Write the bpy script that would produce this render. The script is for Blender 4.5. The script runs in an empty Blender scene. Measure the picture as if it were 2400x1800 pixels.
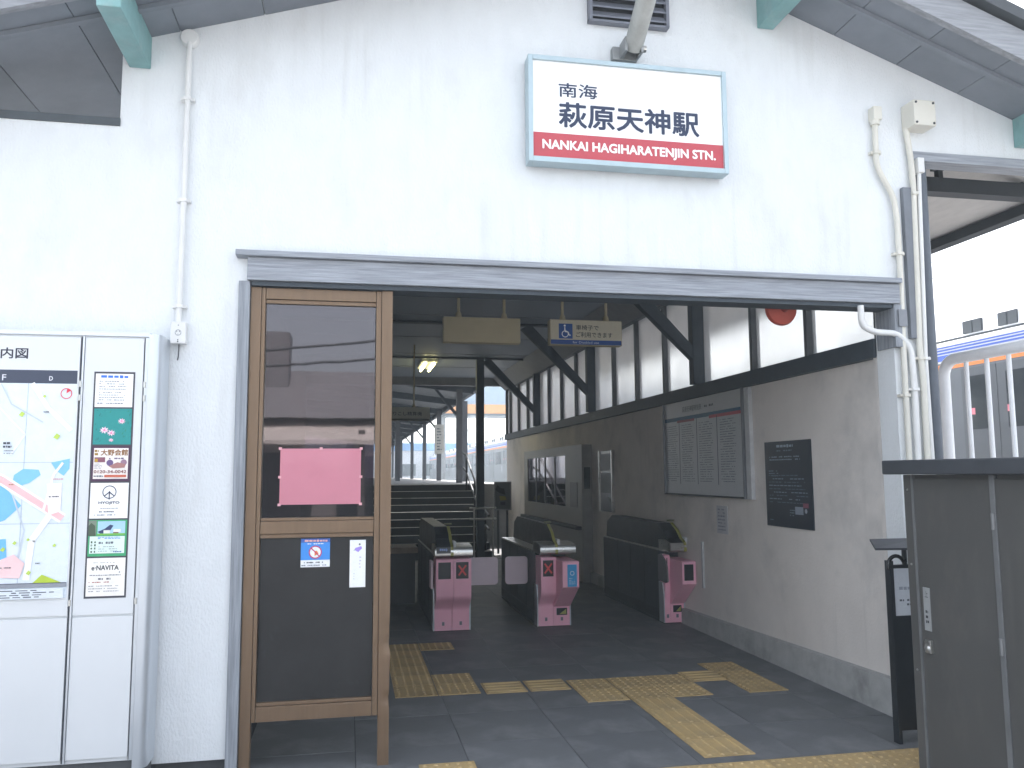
import bpy, bmesh, math, random
from mathutils import Vector, Matrix
random.seed(7)
R = math.radians
sc = bpy.context.scene
col = sc.collection

# ------------------------------------------------------------------ camera
YAW, PITCH, ROLL = R(11.0647), R(6.1863), R(-0.3636)
fwd = Vector((math.sin(YAW)*math.cos(PITCH), math.cos(YAW)*math.cos(PITCH), math.sin(PITCH)))
rt = Vector((math.cos(YAW), -math.sin(YAW), 0)); up = rt.cross(fwd)
rt2 = math.cos(ROLL)*rt + math.sin(ROLL)*up; up2 = -math.sin(ROLL)*rt + math.cos(ROLL)*up
cd = bpy.data.cameras.new('camera'); cam = bpy.data.objects.new('camera', cd); col.objects.link(cam)
M = Matrix((rt2, up2, -fwd)).transposed().to_4x4(); M.translation = Vector((0, -4.70, 1.55))
cam.matrix_world = M
cd.lens = 29.152; cd.sensor_width = 36; cd.clip_start = 0.05; cd.clip_end = 2000
sc.camera = cam

# ------------------------------------------------------------------ sky, sun, exposure
SUN_EL, SUN_AZ = R(58), R(8)      # azimuth clockwise from +Y; the sun stands beyond the building, the facade is in open shade
w = bpy.data.worlds.new('World'); sc.world = w; w.use_nodes = True
nt = w.node_tree; bg = nt.nodes['Background']
sky = nt.nodes.new('ShaderNodeTexSky'); sky.sky_type = 'NISHITA'; sky.sun_disc = False
sky.sun_elevation = SUN_EL; sky.sun_rotation = SUN_AZ; sky.air_density = 1.0; sky.dust_density = 4.0; sky.ozone_density = 0.6
hs = nt.nodes.new('ShaderNodeHueSaturation'); hs.inputs['Saturation'].default_value = 0.38
nt.links.new(sky.outputs[0], hs.inputs['Color']); nt.links.new(hs.outputs[0], bg.inputs[0]); bg.inputs[1].default_value = 0.15
sd = bpy.data.lights.new('sun', 'SUN'); sd.energy = 3.0; sd.angle = R(1); sd.color = (1, .97, .93)
sun = bpy.data.objects.new('sun', sd); col.objects.link(sun)
sdir = Vector((math.sin(SUN_AZ)*math.cos(SUN_EL), math.cos(SUN_AZ)*math.cos(SUN_EL), math.sin(SUN_EL)))
sun.rotation_euler = (-sdir).to_track_quat('-Z', 'Y').to_euler(); sun.location = (0, 20, 25)
vs = sc.view_settings; vs.view_transform = 'Standard'; vs.look = 'None'; vs.gamma = 1; vs.exposure = 2.2; vs.use_curve_mapping = False
sc.render.engine = 'CYCLES'
sc.cycles.max_bounces = 10; sc.cycles.diffuse_bounces = 6; sc.cycles.glossy_bounces = 4; sc.cycles.transparent_max_bounces = 12

# ------------------------------------------------------------------ materials
def lin(c):
    return tuple((v/12.92 if v <= .04045 else ((v+.055)/1.055)**2.4) for v in c)
def hexc(h):
    return lin(tuple(int(h[i:i+2], 16)/255 for i in (0, 2, 4)))
MC = {}
def mat(name, c, rough=.6, metal=0., var=.12, vs_=8., bump=0., bs=60., stretch=(1, 1, 1), rnd=0., spec=.5, coat=0., dirt=None, dscale=1.5, dth=(.5, .7)):
    """principled + two-scale noise tone variation (+ bump, + per-object tone shift, + stains of a second colour)"""
    if name in MC: return MC[name]
    m = bpy.data.materials.new(name); m.use_nodes = True; n = m.node_tree.nodes; l = m.node_tree.links
    b = n['Principled BSDF']; b.inputs['Roughness'].default_value = rough; b.inputs['Metallic'].default_value = metal
    b.inputs['Specular IOR Level'].default_value = spec
    if coat: b.inputs['Coat Weight'].default_value = coat; b.inputs['Coat Roughness'].default_value = .08
    tc = n.new('ShaderNodeTexCoord'); mp = n.new('ShaderNodeMapping'); mp.inputs['Scale'].default_value = stretch
    l.new(tc.outputs['Object'], mp.inputs[0])
    nz = n.new('ShaderNodeTexNoise'); nz.inputs['Scale'].default_value = vs_; nz.inputs['Detail'].default_value = 6; nz.inputs['Roughness'].default_value = .6
    l.new(mp.outputs[0], nz.inputs['Vector'])
    cr = n.new('ShaderNodeMapRange'); cr.inputs['From Min'].default_value = .3; cr.inputs['From Max'].default_value = .7
    cr.inputs['To Min'].default_value = 1-var; cr.inputs['To Max'].default_value = 1+var
    l.new(nz.outputs['Fac'], cr.inputs['Value'])
    val = cr.outputs[0]
    if rnd:
        oi = n.new('ShaderNodeObjectInfo'); r2 = n.new('ShaderNodeMapRange'); r2.inputs['To Min'].default_value = 1-rnd; r2.inputs['To Max'].default_value = 1+rnd
        l.new(oi.outputs['Random'], r2.inputs['Value'])
        mu = n.new('ShaderNodeMath'); mu.operation = 'MULTIPLY'; l.new(val, mu.inputs[0]); l.new(r2.outputs[0], mu.inputs[1]); val = mu.outputs[0]
    base = n.new('ShaderNodeRGB'); base.outputs[0].default_value = (*c, 1); cc = base.outputs[0]
    if dirt:
        n2 = n.new('ShaderNodeTexNoise'); n2.inputs['Scale'].default_value = dscale; n2.inputs['Detail'].default_value = 8; n2.inputs['Roughness'].default_value = .65
        l.new(mp.outputs[0], n2.inputs['Vector'])
        rp = n.new('ShaderNodeMapRange'); rp.inputs['From Min'].default_value = dth[0]; rp.inputs['From Max'].default_value = dth[1]; rp.clamp = True
        l.new(n2.outputs['Fac'], rp.inputs['Value'])
        mx0 = n.new('ShaderNodeMix'); mx0.data_type = 'RGBA'; l.new(rp.outputs[0], mx0.inputs['Factor']); l.new(cc, mx0.inputs[6]); mx0.inputs[7].default_value = (*dirt, 1); cc = mx0.outputs[2]
    mx = n.new('ShaderNodeVectorMath'); mx.operation = 'SCALE'; l.new(cc, mx.inputs[0]); l.new(val, mx.inputs['Scale'])
    l.new(mx.outputs[0], b.inputs['Base Color'])
    rr = n.new('ShaderNodeMapRange'); rr.inputs['To Min'].default_value = max(.02, rough-.1); rr.inputs['To Max'].default_value = min(1, rough+.1)
    l.new(nz.outputs['Fac'], rr.inputs['Value']); l.new(rr.outputs[0], b.inputs['Roughness'])
    if bump:
        n3 = n.new('ShaderNodeTexNoise'); n3.inputs['Scale'].default_value = bs; n3.inputs['Detail'].default_value = 5; l.new(mp.outputs[0], n3.inputs['Vector'])
        bp = n.new('ShaderNodeBump'); bp.inputs['Strength'].default_value = bump; bp.inputs['Distance'].default_value = .01
        l.new(n3.outputs['Fac'], bp.inputs['Height']); l.new(bp.outputs[0], b.inputs['Normal'])
    MC[name] = m; return m
def streaks(m, c, amt):
    """thin vertical rain streaks of a second colour over a material made by mat()"""
    n = m.node_tree.nodes; l = m.node_tree.links; b = n['Principled BSDF']; src = b.inputs['Base Color'].links[0].from_socket
    tc = n.new('ShaderNodeTexCoord'); mp = n.new('ShaderNodeMapping'); mp.inputs['Scale'].default_value = (11, 11, .55); l.new(tc.outputs['Object'], mp.inputs[0])
    a = n.new('ShaderNodeTexNoise'); a.inputs['Scale'].default_value = 1; a.inputs['Detail'].default_value = 5; l.new(mp.outputs[0], a.inputs['Vector'])
    p = n.new('ShaderNodeTexNoise'); p.inputs['Scale'].default_value = .9; p.inputs['Detail'].default_value = 3; l.new(tc.outputs['Object'], p.inputs['Vector'])
    r1 = n.new('ShaderNodeMapRange'); r1.inputs['From Min'].default_value = .52; r1.inputs['From Max'].default_value = .72; l.new(a.outputs['Fac'], r1.inputs['Value'])
    r2 = n.new('ShaderNodeMapRange'); r2.inputs['From Min'].default_value = .48; r2.inputs['From Max'].default_value = .62; r2.inputs['To Max'].default_value = amt; l.new(p.outputs['Fac'], r2.inputs['Value'])
    mu = n.new('ShaderNodeMath'); mu.operation = 'MULTIPLY'; l.new(r1.outputs[0], mu.inputs[0]); l.new(r2.outputs[0], mu.inputs[1])
    mx = n.new('ShaderNodeMix'); mx.data_type = 'RGBA'; l.new(mu.outputs[0], mx.inputs['Factor']); l.new(src, mx.inputs[6]); mx.inputs[7].default_value = (*c, 1); l.new(mx.outputs[2], b.inputs['Base Color'])
def ink(h, rough=.5):
    k = 'print_'+h
    return mat(k, hexc(h), rough, var=.04, vs_=30)
def emit(name, c, s):
    if name in MC: return MC[name]
    m = bpy.data.materials.new(name); m.use_nodes = True; b = m.node_tree.nodes['Principled BSDF']
    b.inputs['Base Color'].default_value = (*c, 1); b.inputs['Emission Color'].default_value = (*c, 1); b.inputs['Emission Strength'].default_value = s
    MC[name] = m; return m
def glass(name, tint, refl=1.0, rough=.02, dirt=.04):
    if name in MC: return MC[name]
    m = bpy.data.materials.new(name); m.use_nodes = True; n = m.node_tree.nodes; l = m.node_tree.links; n.remove(n['Principled BSDF'])
    o = n['Material Output']; tr = n.new('ShaderNodeBsdfTransparent'); tr.inputs[0].default_value = (*tint, 1)
    gl = n.new('ShaderNodeBsdfGlossy'); gl.inputs['Roughness'].default_value = rough; gl.inputs[0].default_value = (refl, refl*.94, refl, 1)
    df = n.new('ShaderNodeBsdfDiffuse'); df.inputs[0].default_value = (.5, .48, .46, 1)
    fr = n.new('ShaderNodeFresnel'); fr.inputs['IOR'].default_value = 1.85
    # slightly wavy sheet and a film of dust
    tc = n.new('ShaderNodeTexCoord'); nz = n.new('ShaderNodeTexNoise'); nz.inputs['Scale'].default_value = 3; l.new(tc.outputs['Object'], nz.inputs['Vector'])
    bp = n.new('ShaderNodeBump'); bp.inputs['Strength'].default_value = .012; bp.inputs['Distance'].default_value = .02; l.new(nz.outputs['Fac'], bp.inputs['Height']); l.new(bp.outputs[0], gl.inputs['Normal'])
    m0 = n.new('ShaderNodeMixShader'); m0.inputs[0].default_value = dirt; l.new(tr.outputs[0], m0.inputs[1]); l.new(df.outputs[0], m0.inputs[2])
    mx = n.new('ShaderNodeMixShader'); l.new(fr.outputs[0], mx.inputs[0]); l.new(m0.outputs[0], mx.inputs[1]); l.new(gl.outputs[0], mx.inputs[2]); l.new(mx.outputs[0], o.inputs[0])
    MC[name] = m; return m
def frosted(name):
    m = bpy.data.materials.new(name); m.use_nodes = True; n = m.node_tree.nodes; l = m.node_tree.links; n.remove(n['Principled BSDF'])
    o = n['Material Output']; tr = n.new('ShaderNodeBsdfTranslucent'); rf = n.new('ShaderNodeBsdfRefraction'); rf.inputs['Roughness'].default_value = .38; rf.inputs['IOR'].default_value = 1.05
    gl = n.new('ShaderNodeBsdfGlossy'); gl.inputs['Roughness'].default_value = .35
    tc = n.new('ShaderNodeTexCoord'); nz = n.new('ShaderNodeTexNoise'); nz.inputs['Scale'].default_value = 2.5; nz.inputs['Detail'].default_value = 6; l.new(tc.outputs['Object'], nz.inputs['Vector'])
    cr = n.new('ShaderNodeMapRange'); cr.inputs['To Min'].default_value = .60; cr.inputs['To Max'].default_value = .82; l.new(nz.outputs['Fac'], cr.inputs['Value'])
    cm = n.new('ShaderNodeCombineColor'); l.new(cr.outputs[0], cm.inputs[0]); l.new(cr.outputs[0], cm.inputs[1]); l.new(cr.outputs[0], cm.inputs[2])
    l.new(cm.outputs[0], tr.inputs[0]); l.new(cm.outputs[0], rf.inputs[0])
    a = n.new('ShaderNodeMixShader'); a.inputs[0].default_value = .72; l.new(tr.outputs[0], a.inputs[1]); l.new(rf.outputs[0], a.inputs[2])
    b = n.new('ShaderNodeMixShader'); b.inputs[0].default_value = .06; l.new(a.outputs[0], b.inputs[1]); l.new(gl.outputs[0], b.inputs[2]); l.new(b.outputs[0], o.inputs[0])
    return m

PLASTER = mat('white_plaster', (.745, .77, .785), .9, var=.03, vs_=5, bump=.55, bs=55, stretch=(1.6, 1.6, .8), dirt=(.65, .66, .66), dscale=1.4, dth=(.54, .80))
streaks(PLASTER, (.50, .50, .48), .32)
INWALL = mat('beige_plaster', (.72, .675, .635), .85, var=.05, vs_=3, bump=.25, bs=70, dirt=(.52, .50, .48), dscale=1.3, dth=(.5, .75))
CONC = mat('concrete_plinth', (.40, .40, .39), .9, var=.12, vs_=9, bump=.3, bs=80, dirt=(.28, .28, .27), dscale=3)
GREYWOOD = mat('weathered_grey_wood', (.30, .32, .355), .75, var=.3, vs_=9, stretch=(.35, 6, 9), bump=.35, bs=18)
GREYPOST = mat('weathered_grey_post', (.27, .29, .32), .75, var=.3, vs_=9, stretch=(9, 6, .35), bump=.35, bs=18)
DARKWOOD = mat('dark_painted_timber', (.05, .064, .08), .6, var=.15, vs_=10, bump=.1)
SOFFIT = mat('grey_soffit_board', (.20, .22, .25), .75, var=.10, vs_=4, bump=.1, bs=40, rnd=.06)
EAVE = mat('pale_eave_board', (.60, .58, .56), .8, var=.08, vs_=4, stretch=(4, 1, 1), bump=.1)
BARGE = mat('silvered_bargeboard', (.27, .28, .30), .8, var=.22, vs_=7, stretch=(.5, 5, 8), bump=.3, bs=20)
ROOFING = mat('dark_sheet_roofing', (.05, .055, .062), .6, var=.1)
TEAL = mat('teal_paint', (.19, .36, .36), .6, var=.14, vs_=9, bump=.15, bs=30, dirt=(.25, .38, .38), dscale=6)
CEIL = mat('grey_ceiling_board', (.21, .25, .305), .6, var=.06, vs_=3)
TILE = mat('dark_floor_tile', (.135, .142, .15), .62, var=.12, vs_=5, bump=.12, bs=45, rnd=.07, dirt=(.20, .205, .21), dscale=2.2, dth=(.5, .72))
TACT = mat('yellow_tactile', (.51, .365, .17), .6, var=.16, vs_=9, rnd=.10, dirt=(.28, .215, .12), dscale=5, dth=(.45, .75), bump=.1)
ASPH = mat('bounce_light_street', (.20, .20, .205), .9, var=.2, vs_=30, bump=.5, bs=120)  # unseen street lightened to bounce light onto soffits and into the concourse
BRONZE = mat('bronze_aluminium', (.185, .122, .075), .42, metal=.35, var=.10, vs_=5, stretch=(6, 6, .6))
BLACKP = mat('charcoal_panel', (.028, .027, .027), .5, spec=.25, var=.2, vs_=4, dirt=(.05, .052, .055), dscale=6, dth=(.6, .8))
ALU = mat('satin_aluminium', (.62, .66, .70), .35, metal=.55, var=.04, vs_=4)
BOARDW = mat('white_enamel_panel', (.70, .72, .735), .35, var=.02, vs_=3)
SEAM = mat('dark_seam', (.05, .055, .07), .7)
PIPE = mat('cream_conduit', (.66, .64, .57), .5, var=.05, vs_=6)
PIPEW = mat('white_conduit', (.72, .72, .71), .5, var=.05, vs_=6)
STEEL = mat('brushed_steel', (.55, .55, .53), .3, metal=.9, var=.06, vs_=6, stretch=(1, 8, 8))
PINK = mat('pink_gate_panel', (.95, .50, .62), .4, var=.05, vs_=4)
GATE = mat('dark_gate_body', (.035, .041, .05), .45, var=.08, vs_=4)
BLK = mat('black_plastic', (.016, .019, .024), .35, var=.1)
LILAC = mat('lilac_flap', (.74, .62, .68), .5, var=.04)
YEL = mat('yellow_green_strip', (.36, .35, .10), .5, var=.06)
SIGNY = mat('ivory_sign_box', (.46, .40, .26), .55, var=.05)
CAB = mat('charcoal_steel_cabinet', (.080, .079, .075), .42, var=.10, vs_=3, bump=.06, bs=12, stretch=(1, 1, .5), dirt=(.115, .108, .10), dscale=2.5, dth=(.52, .75))
RAILW = mat('white_painted_rail', (.74, .75, .77), .45, var=.05, vs_=9)
streaks(CAB, (.16, .155, .145), .5); streaks(INWALL, (.45, .43, .40), .35)
GREYM = mat('grey_metal', (.22, .23, .25), .5, metal=.3, var=.1)
DKM = mat('dark_metal', (.04, .045, .052), .5, metal=.2, var=.1)
STEP = mat('dark_stair', (.03, .036, .044), .6, var=.2, vs_=7)

# ------------------------------------------------------------------ mesh building
class MB:
    def __init__(s): s.v = []; s.f = []; s.mi = []
    def add(s, vs, fs, m=0):
        o = len(s.v); s.v += [tuple(p) for p in vs]; s.f += [tuple(i+o for i in f) for f in fs]; s.mi += [m]*len(fs); return s
    def box(s, x0, x1, y0, y1, z0, z1, m=0):
        return s.add([(x0,y0,z0),(x1,y0,z0),(x1,y1,z0),(x0,y1,z0),(x0,y0,z1),(x1,y0,z1),(x1,y1,z1),(x0,y1,z1)],
                     [(0,3,2,1),(4,5,6,7),(0,1,5,4),(1,2,6,5),(2,3,7,6),(3,0,4,7)], m)
    def prism(s, pts, axis, a, b, m=0):
        """2-D outline swept along an axis from a to b. axis 'x': pts are (y,z); 'y': (x,z); 'z': (x,y)"""
        def P(p, t): return {'x': (t, p[0], p[1]), 'y': (p[0], t, p[1]), 'z': (p[0], p[1], t)}[axis]
        n = len(pts); vs = [P(p, a) for p in pts]+[P(p, b) for p in pts]
        fs = [tuple(range(n))[::-1], tuple(range(n, 2*n))]+[(i, (i+1) % n, (i+1) % n+n, i+n) for i in range(n)]
        return s.add(vs, fs, m)
    def tube(s, path, r, n=10, m=0, cap=True):
        P = [Vector(p) for p in path]; rings = []; prev = None
        for i, p in enumerate(P):
            t = (P[min(i+1, len(P)-1)]-P[max(i-1, 0)]).normalized()
            if prev is None:
                a = Vector((0, 0, 1)) if abs(t.z) < .9 else Vector((0, 1, 0)); u = t.cross(a).normalized()
            else: u = (prev-t*prev.dot(t)).normalized()
            prev = u; v = t.cross(u); rr = r[i] if isinstance(r, (list, tuple)) else r
            rings.append([p+u*math.cos(2*math.pi*k/n)*rr+v*math.sin(2*math.pi*k/n)*rr for k in range(n)])
        vs = [q for g in rings for q in g]; fs = []
        for i in range(len(P)-1):
            for k in range(n): fs.append((i*n+k, i*n+(k+1) % n, (i+1)*n+(k+1) % n, (i+1)*n+k))
        if cap: fs.append(tuple(range(n))[::-1]); fs.append(tuple((len(P)-1)*n+k for k in range(n)))
        return s.add(vs, fs, m)
    def lathe(s, prof, c, axis='z', n=20, m=0):
        """prof: (radius, height) pairs about an axis through c"""
        vs = []
        for r, h in prof:
            for k in range(n):
                a = 2*math.pi*k/n; q = (r*math.cos(a), r*math.sin(a))
                vs.append({'z': (c[0]+q[0], c[1]+q[1], c[2]+h), 'y': (c[0]+q[0], c[1]+h, c[2]+q[1]), 'x': (c[0]+h, c[1]+q[0], c[2]+q[1])}[axis])
        fs = [(i*n+k, i*n+(k+1) % n, (i+1)*n+(k+1) % n, (i+1)*n+k) for i in range(len(prof)-1) for k in range(n)]
        fs.append(tuple(range(n))[::-1]); fs.append(tuple((len(prof)-1)*n+k for k in range(n)))
        return s.add(vs, fs, m)
    def mesh(s, name, mats, org=(0, 0, 0), smooth=False, bevel=0):
        me = bpy.data.meshes.new(name)
        me.from_pydata([(p[0]-org[0], p[1]-org[1], p[2]-org[2]) for p in s.v], [], s.f)
        mats = mats if isinstance(mats, (list, tuple)) else [mats]
        for mm in mats: me.materials.append(mm)
        for p, i in zip(me.polygons, s.mi): p.material_index = i
        bm = bmesh.new(); bm.from_mesh(me)
        bmesh.ops.recalc_face_normals(bm, faces=bm.faces)
        if bevel: bmesh.ops.bevel(bm, geom=[e for e in bm.edges], offset=bevel, segments=2, affect='EDGES', profile=.6)
        for f in bm.faces: f.smooth = bool(smooth)
        if smooth:
            for e in bm.edges:
                if len(e.link_faces) == 2 and e.calc_face_angle(0) > R(40): e.smooth = False
        bm.to_mesh(me); bm.free(); return me
ORG = {}
def obj(name, mb, mats, parent=None, smooth=False, bevel=0, org=None):
    """one mesh object from world coordinates; children are stored relative to their thing's base"""
    o_ = ORG[parent.name] if parent else (org or (0, 0, 0))
    me = mb.mesh(name, mats, o_, smooth, bevel)
    o = bpy.data.objects.new(name, me); col.objects.link(o)
    if parent: o.parent = parent
    else: o.location = o_
    ORG[o.name] = o_; return o
def thing(name, label, cat, loc=(0, 0, 0), group=None):
    o = bpy.data.objects.new(name, None); col.objects.link(o); o.location = loc; o.empty_display_size = .1
    o['label'] = label; o['category'] = cat
    if group: o['group'] = group
    ORG[o.name] = tuple(loc); return o
def tag(o, label=None, cat=None, group=None, kind=None):
    if label: o['label'] = label
    if cat: o['category'] = cat
    if group: o['group'] = group
    if kind: o['kind'] = kind
    return o
def copy_tree(o, parent=None):
    c = o.copy(); col.objects.link(c)
    if parent: c.parent = parent
    for ch in list(o.children): copy_tree(ch, c)
    return c
def inst(name, me, loc, parent):
    o = bpy.data.objects.new(name, me); col.objects.link(o); o.parent = parent
    po = ORG[parent.name]; o.location = (loc[0]-po[0], loc[1]-po[1], loc[2]-po[2]); return o

# flat print: coloured polygons and lettering in thin layers on a plane
TXT = {}
def text_geo(body, bold):
    k = (body, bold)
    if k in TXT: return TXT[k]
    cu = bpy.data.curves.new('lettering', 'FONT'); cu.body = body; cu.size = 1; cu.resolution_u = 3; cu.fill_mode = 'FRONT' if hasattr(cu, 'fill_mode') else cu.fill_mode
    cu.extrude = 0
    o = bpy.data.objects.new('lettering', cu); col.objects.link(o)
    dg = bpy.context.evaluated_depsgraph_get(); me = bpy.data.meshes.new_from_object(o.evaluated_get(dg))
    vs = [v.co.copy() for v in me.vertices]; fs = [tuple(p.vertices) for p in me.polygons]
    bpy.data.objects.remove(o); bpy.data.curves.remove(cu); bpy.data.meshes.remove(me)
    TXT[k] = (vs, fs); return TXT[k]
class Print:
    def __init__(s, o, u, v, n): s.o, s.u, s.v, s.n = Vector(o), Vector(u), Vector(v), Vector(n); s.mb = MB(); s.m = []; s.lay = 1
    def _m(s, h):
        mm = ink(h) if isinstance(h, str) else h
        if mm not in s.m: s.m.append(mm)
        return s.m.index(mm)
    def P(s, a, b, d=None): return s.o+s.u*a+s.v*b+s.n*(.00025*(d or s.lay))
    def poly(s, pts, h):
        s.lay += 1; s.mb.add([s.P(*p) for p in pts], [tuple(range(len(pts)))], s._m(h)); return s
    def rect(s, a0, b0, a1, b1, h): return s.poly([(a0, b0), (a1, b0), (a1, b1), (a0, b1)], h)
    def rects(s, L, h):
        s.lay += 1; i = s._m(h)
        for a0, b0, a1, b1 in L: s.mb.add([s.P(*p) for p in ((a0, b0), (a1, b0), (a1, b1), (a0, b1))], [(0, 1, 2, 3)], i)
        return s
    def disc(s, a, b, r, h, n=20): return s.poly([(a+r*math.cos(2*math.pi*k/n), b+r*math.sin(2*math.pi*k/n)) for k in range(n)], h)
    def ring(s, a, b, r, t, h, n=28):
        s.lay += 1; i = s._m(h)
        for k in range(n):
            q = [2*math.pi*k/n, 2*math.pi*(k+1)/n]
            s.mb.add([s.P(a+rr*math.cos(x), b+rr*math.sin(x)) for rr, x in ((r, q[0]), (r, q[1]), (r-t, q[1]), (r-t, q[0]))], [(0, 1, 2, 3)], i)
        return s
    def line(s, pts, wd, h):
        s.lay += 1; i = s._m(h)
        for (a, b), (c, d) in zip(pts, pts[1:]):
            L = math.hypot(c-a, d-b) or 1; nx, ny = -(d-b)/L*wd/2, (c-a)/L*wd/2
            s.mb.add([s.P(a+nx, b+ny), s.P(a-nx, b-ny), s.P(c-nx, d-ny), s.P(c+nx, d+ny)], [(0, 1, 2, 3)], i)
        return s
    def dashes(s, a0, b0, a1, b1, rows, h, fill=.55, mean=.012, seed=1):
        """lines of lettering too small to read, as short uneven strokes"""
        rg = random.Random(seed); L = []; rh = (b1-b0)/rows
        for r in range(rows):
            y = b1-(r+.5)*rh; x = a0; end = a0+(a1-a0)*rg.uniform(.75, 1)
            while x < end:
                wd = mean*rg.uniform(.4, 1.3)
                if rg.random() < .85: L.append((x, y-rh*fill/2*rg.uniform(.7, 1), min(end, x+wd), y+rh*fill/2*rg.uniform(.6, 1)))
                x += wd+mean*.25
        return s.rects(L, h)
    def text(s, body, a0, b0, a1, b1, h, bold=0.):
        s.lay += 1; vs, fs = text_geo(body, bold)
        if not vs: return s
        x0 = min(v.x for v in vs); x1 = max(v.x for v in vs); y0 = min(v.y for v in vs); y1 = max(v.y for v in vs)
        d = bold*(b1-b0); sh = [(0, 0)]+([(d*math.cos(R(45*k)), d*math.sin(R(45*k))) for k in range(8)] if bold else [])
        for i, (dx, dy) in enumerate(sh):                            # a heavier face: the strokes widened all round
            s.mb.add([s.P(a0+d+dx+(v.x-x0)/(x1-x0)*(a1-a0-2*d), b0+d+dy+(v.y-y0)/(y1-y0)*(b1-b0-2*d), s.lay+.12*i) for v in vs], fs, s._m(h))
        if bold: s.lay += 1
        return s
    def caps(s, body, a0, b0, a1, b1, h, bold):
        """capital letters set on one baseline at one cap height"""
        s.lay += 1; vs, fs = text_geo(body, 0); hv, _ = text_geo('H', 0); ch = max(v.y for v in hv)
        x0 = min(v.x for v in vs); x1 = max(v.x for v in vs); d = bold*(b1-b0)
        for i in range(9):
            dx, dy = (0, 0) if i == 0 else (d*math.cos(R(45*i)), d*math.sin(R(45*i)))
            s.mb.add([s.P(a0+d+dx+(v.x-x0)/(x1-x0)*(a1-a0-2*d), b0+d+dy+v.y/ch*(b1-b0-2*d), s.lay+.12*i) for v in vs], fs, s._m(h))
        return s
    def build(s, name, parent): return obj(name, s.mb, s.m, parent)
FRONT = ((1, 0, 0), (0, 0, 1), (0, -1, 0))          # print on a face that looks toward -Y
SIDE = ((0, -1, 0), (0, 0, 1), (-1, 0, 0))          # print on the right-hand wall, looking toward -X

# ------------------------------------------------------------------ ground and floor
g = obj('ground', MB().box(-150, 150, -70, 200, -.5, -.03), ASPH); tag(g, kind='structure')
floor = obj('concourse_floor', MB().box(-.95, 4.1, -.72, 10.7, -.028, -.006), mat('joint_mortar', (.05, .056, .064), .9)); tag(floor, kind='structure')
TS = .605
tm = MB().box(-TS/2+.002, TS/2-.002, -TS/2+.002, TS/2-.002, -.02, 0).mesh('floor_tile', TILE, bevel=.0012)
for i in range(-3, 5):
    for j in range(-2, 17):
        cx = 1.265+TS*(i+.5); cy = .26+TS*(j+.5)
        if -.95 < cx-TS/2+.3 and cx+TS/2 < 3.75 and cy+TS/2 < 10.8 and cy-TS/2 > -.99:
            o = inst('floor_tile', tm, (cx, cy, random.uniform(-.0012, .0008)), floor)
# a strip of paving along the front of the wall
obj('pavement', MB().box(-7, -.955, -1.6, 4, -.029, -.004), mat('pavement_concrete', (.09, .092, .095), .9, var=.2, vs_=9, bump=.3)).__setitem__('kind', 'structure')
# tactile paving: dot tiles and bar tiles, 30 cm
T = .298
def tact_mesh(kind):
    mb = MB().box(-T/2, T/2, -T/2, T/2, 0, .006)
    if kind == 'dot':
        for a in range(5):
            for b in range(5):
                cx, cy = -.12+.06*a, -.12+.06*b; n = 8; vs = []
                for r, z in ((.0135, .006), (.0085, .0115)):
                    vs += [(cx+r*math.cos(2*math.pi*k/n), cy+r*math.sin(2*math.pi*k/n), z) for k in range(n)]
                mb.add(vs, [(k, (k+1) % n, (k+1) % n+n, k+n) for k in range(n)]+[tuple(range(n, 2*n))])
    else:
        for a in range(4):
            x = -.1125+.075*a
            mb.add([(x-.014, -.135, .006), (x+.014, -.135, .006), (x+.014, .135, .006), (x-.014, .135, .006),
                    (x-.008, -.128, .0115), (x+.008, -.128, .0115), (x+.008, .128, .0115), (x-.008, .128, .0115)],
                   [(0, 1, 5, 4), (1, 2, 6, 5), (2, 3, 7, 6), (3, 0, 4, 7), (4, 5, 6, 7)])
    return mb.mesh('tactile_tile', TACT)
TD, TB = tact_mesh('dot'), tact_mesh('bar')
def tac(me, x, y, rot=0):
    o = inst('tactile_tile', me, (x+.15, y+.15, .0015), floor); o.rotation_euler.z = R(rot)
for k in range(4): tac(TB, 1.925, -.27+.3*k)                       # path leading in
for x in (1.615, 1.915, 2.215):
    for y in (.93, 1.235): tac(TD, x+(.01 if x > 1.7 else 0), y)    # junction
for x in (.965, 1.285): tac(TB, x+.01, 1.29, 90)
for y in (1.32, 1.625):
    tac(TD, .335, y); tac(TD, .64, y)
for y in (1.93, 2.235, 2.54, 2.845): tac(TD, .335, y)
tac(TD, .64, 2.845)
tac(TB, 2.53, 1.30, 90)
for y in (.93, 1.235, 1.54): tac(TD, 2.80, y)
for k in range(8): tac(TD, 1.32+.302*k, -.675)                     # warning row along the street side
tac(TD, .385, -.36); tac(TD, .385, -.665); tac(TD, .08, -.665)

# ------------------------------------------------------------------ station building
SB = thing('station_building', 'white plastered gabled station building with grey timber lintel over a wide entrance', 'building')
def zr(x): return 4.350+.3226*x if x < 1.744 else 5.544-.362*x      # soffit plane
XL, XR, AP = -2.7, 5.25, 1.744
wall = [(-6, .085), (-.61, .085), (-.61, 2.6165), (-.5665, 2.6165), (-.5665, 2.69), (3.42, 2.69), (3.42, 0), (3.63, 0), (3.63, 3.65), (4.9, 3.65), (4.9, zr(4.9)+.01), (AP, zr(AP)+.01), (-1.265, zr(-1.265)+.01), (-1.265, 3.5), (-6, 3.5)]
obj('facade_wall', MB().prism(wall, 'y', 0, .18), PLASTER, SB)
obj('wall_footing', MB().box(-6, -.615, .02, .16, -.02, .085), mat('dark_footing', (.06, .062, .065), .9, var=.2), SB)
obj('side_return_wall', MB().box(-1.265, -1.10, .18, 13.6, 3.5, 3.9), PLASTER, SB)
obj('left_wall', MB().box(-1.10, -.95, .18, 13.7, 0, 3.7), INWALL, SB)
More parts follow.
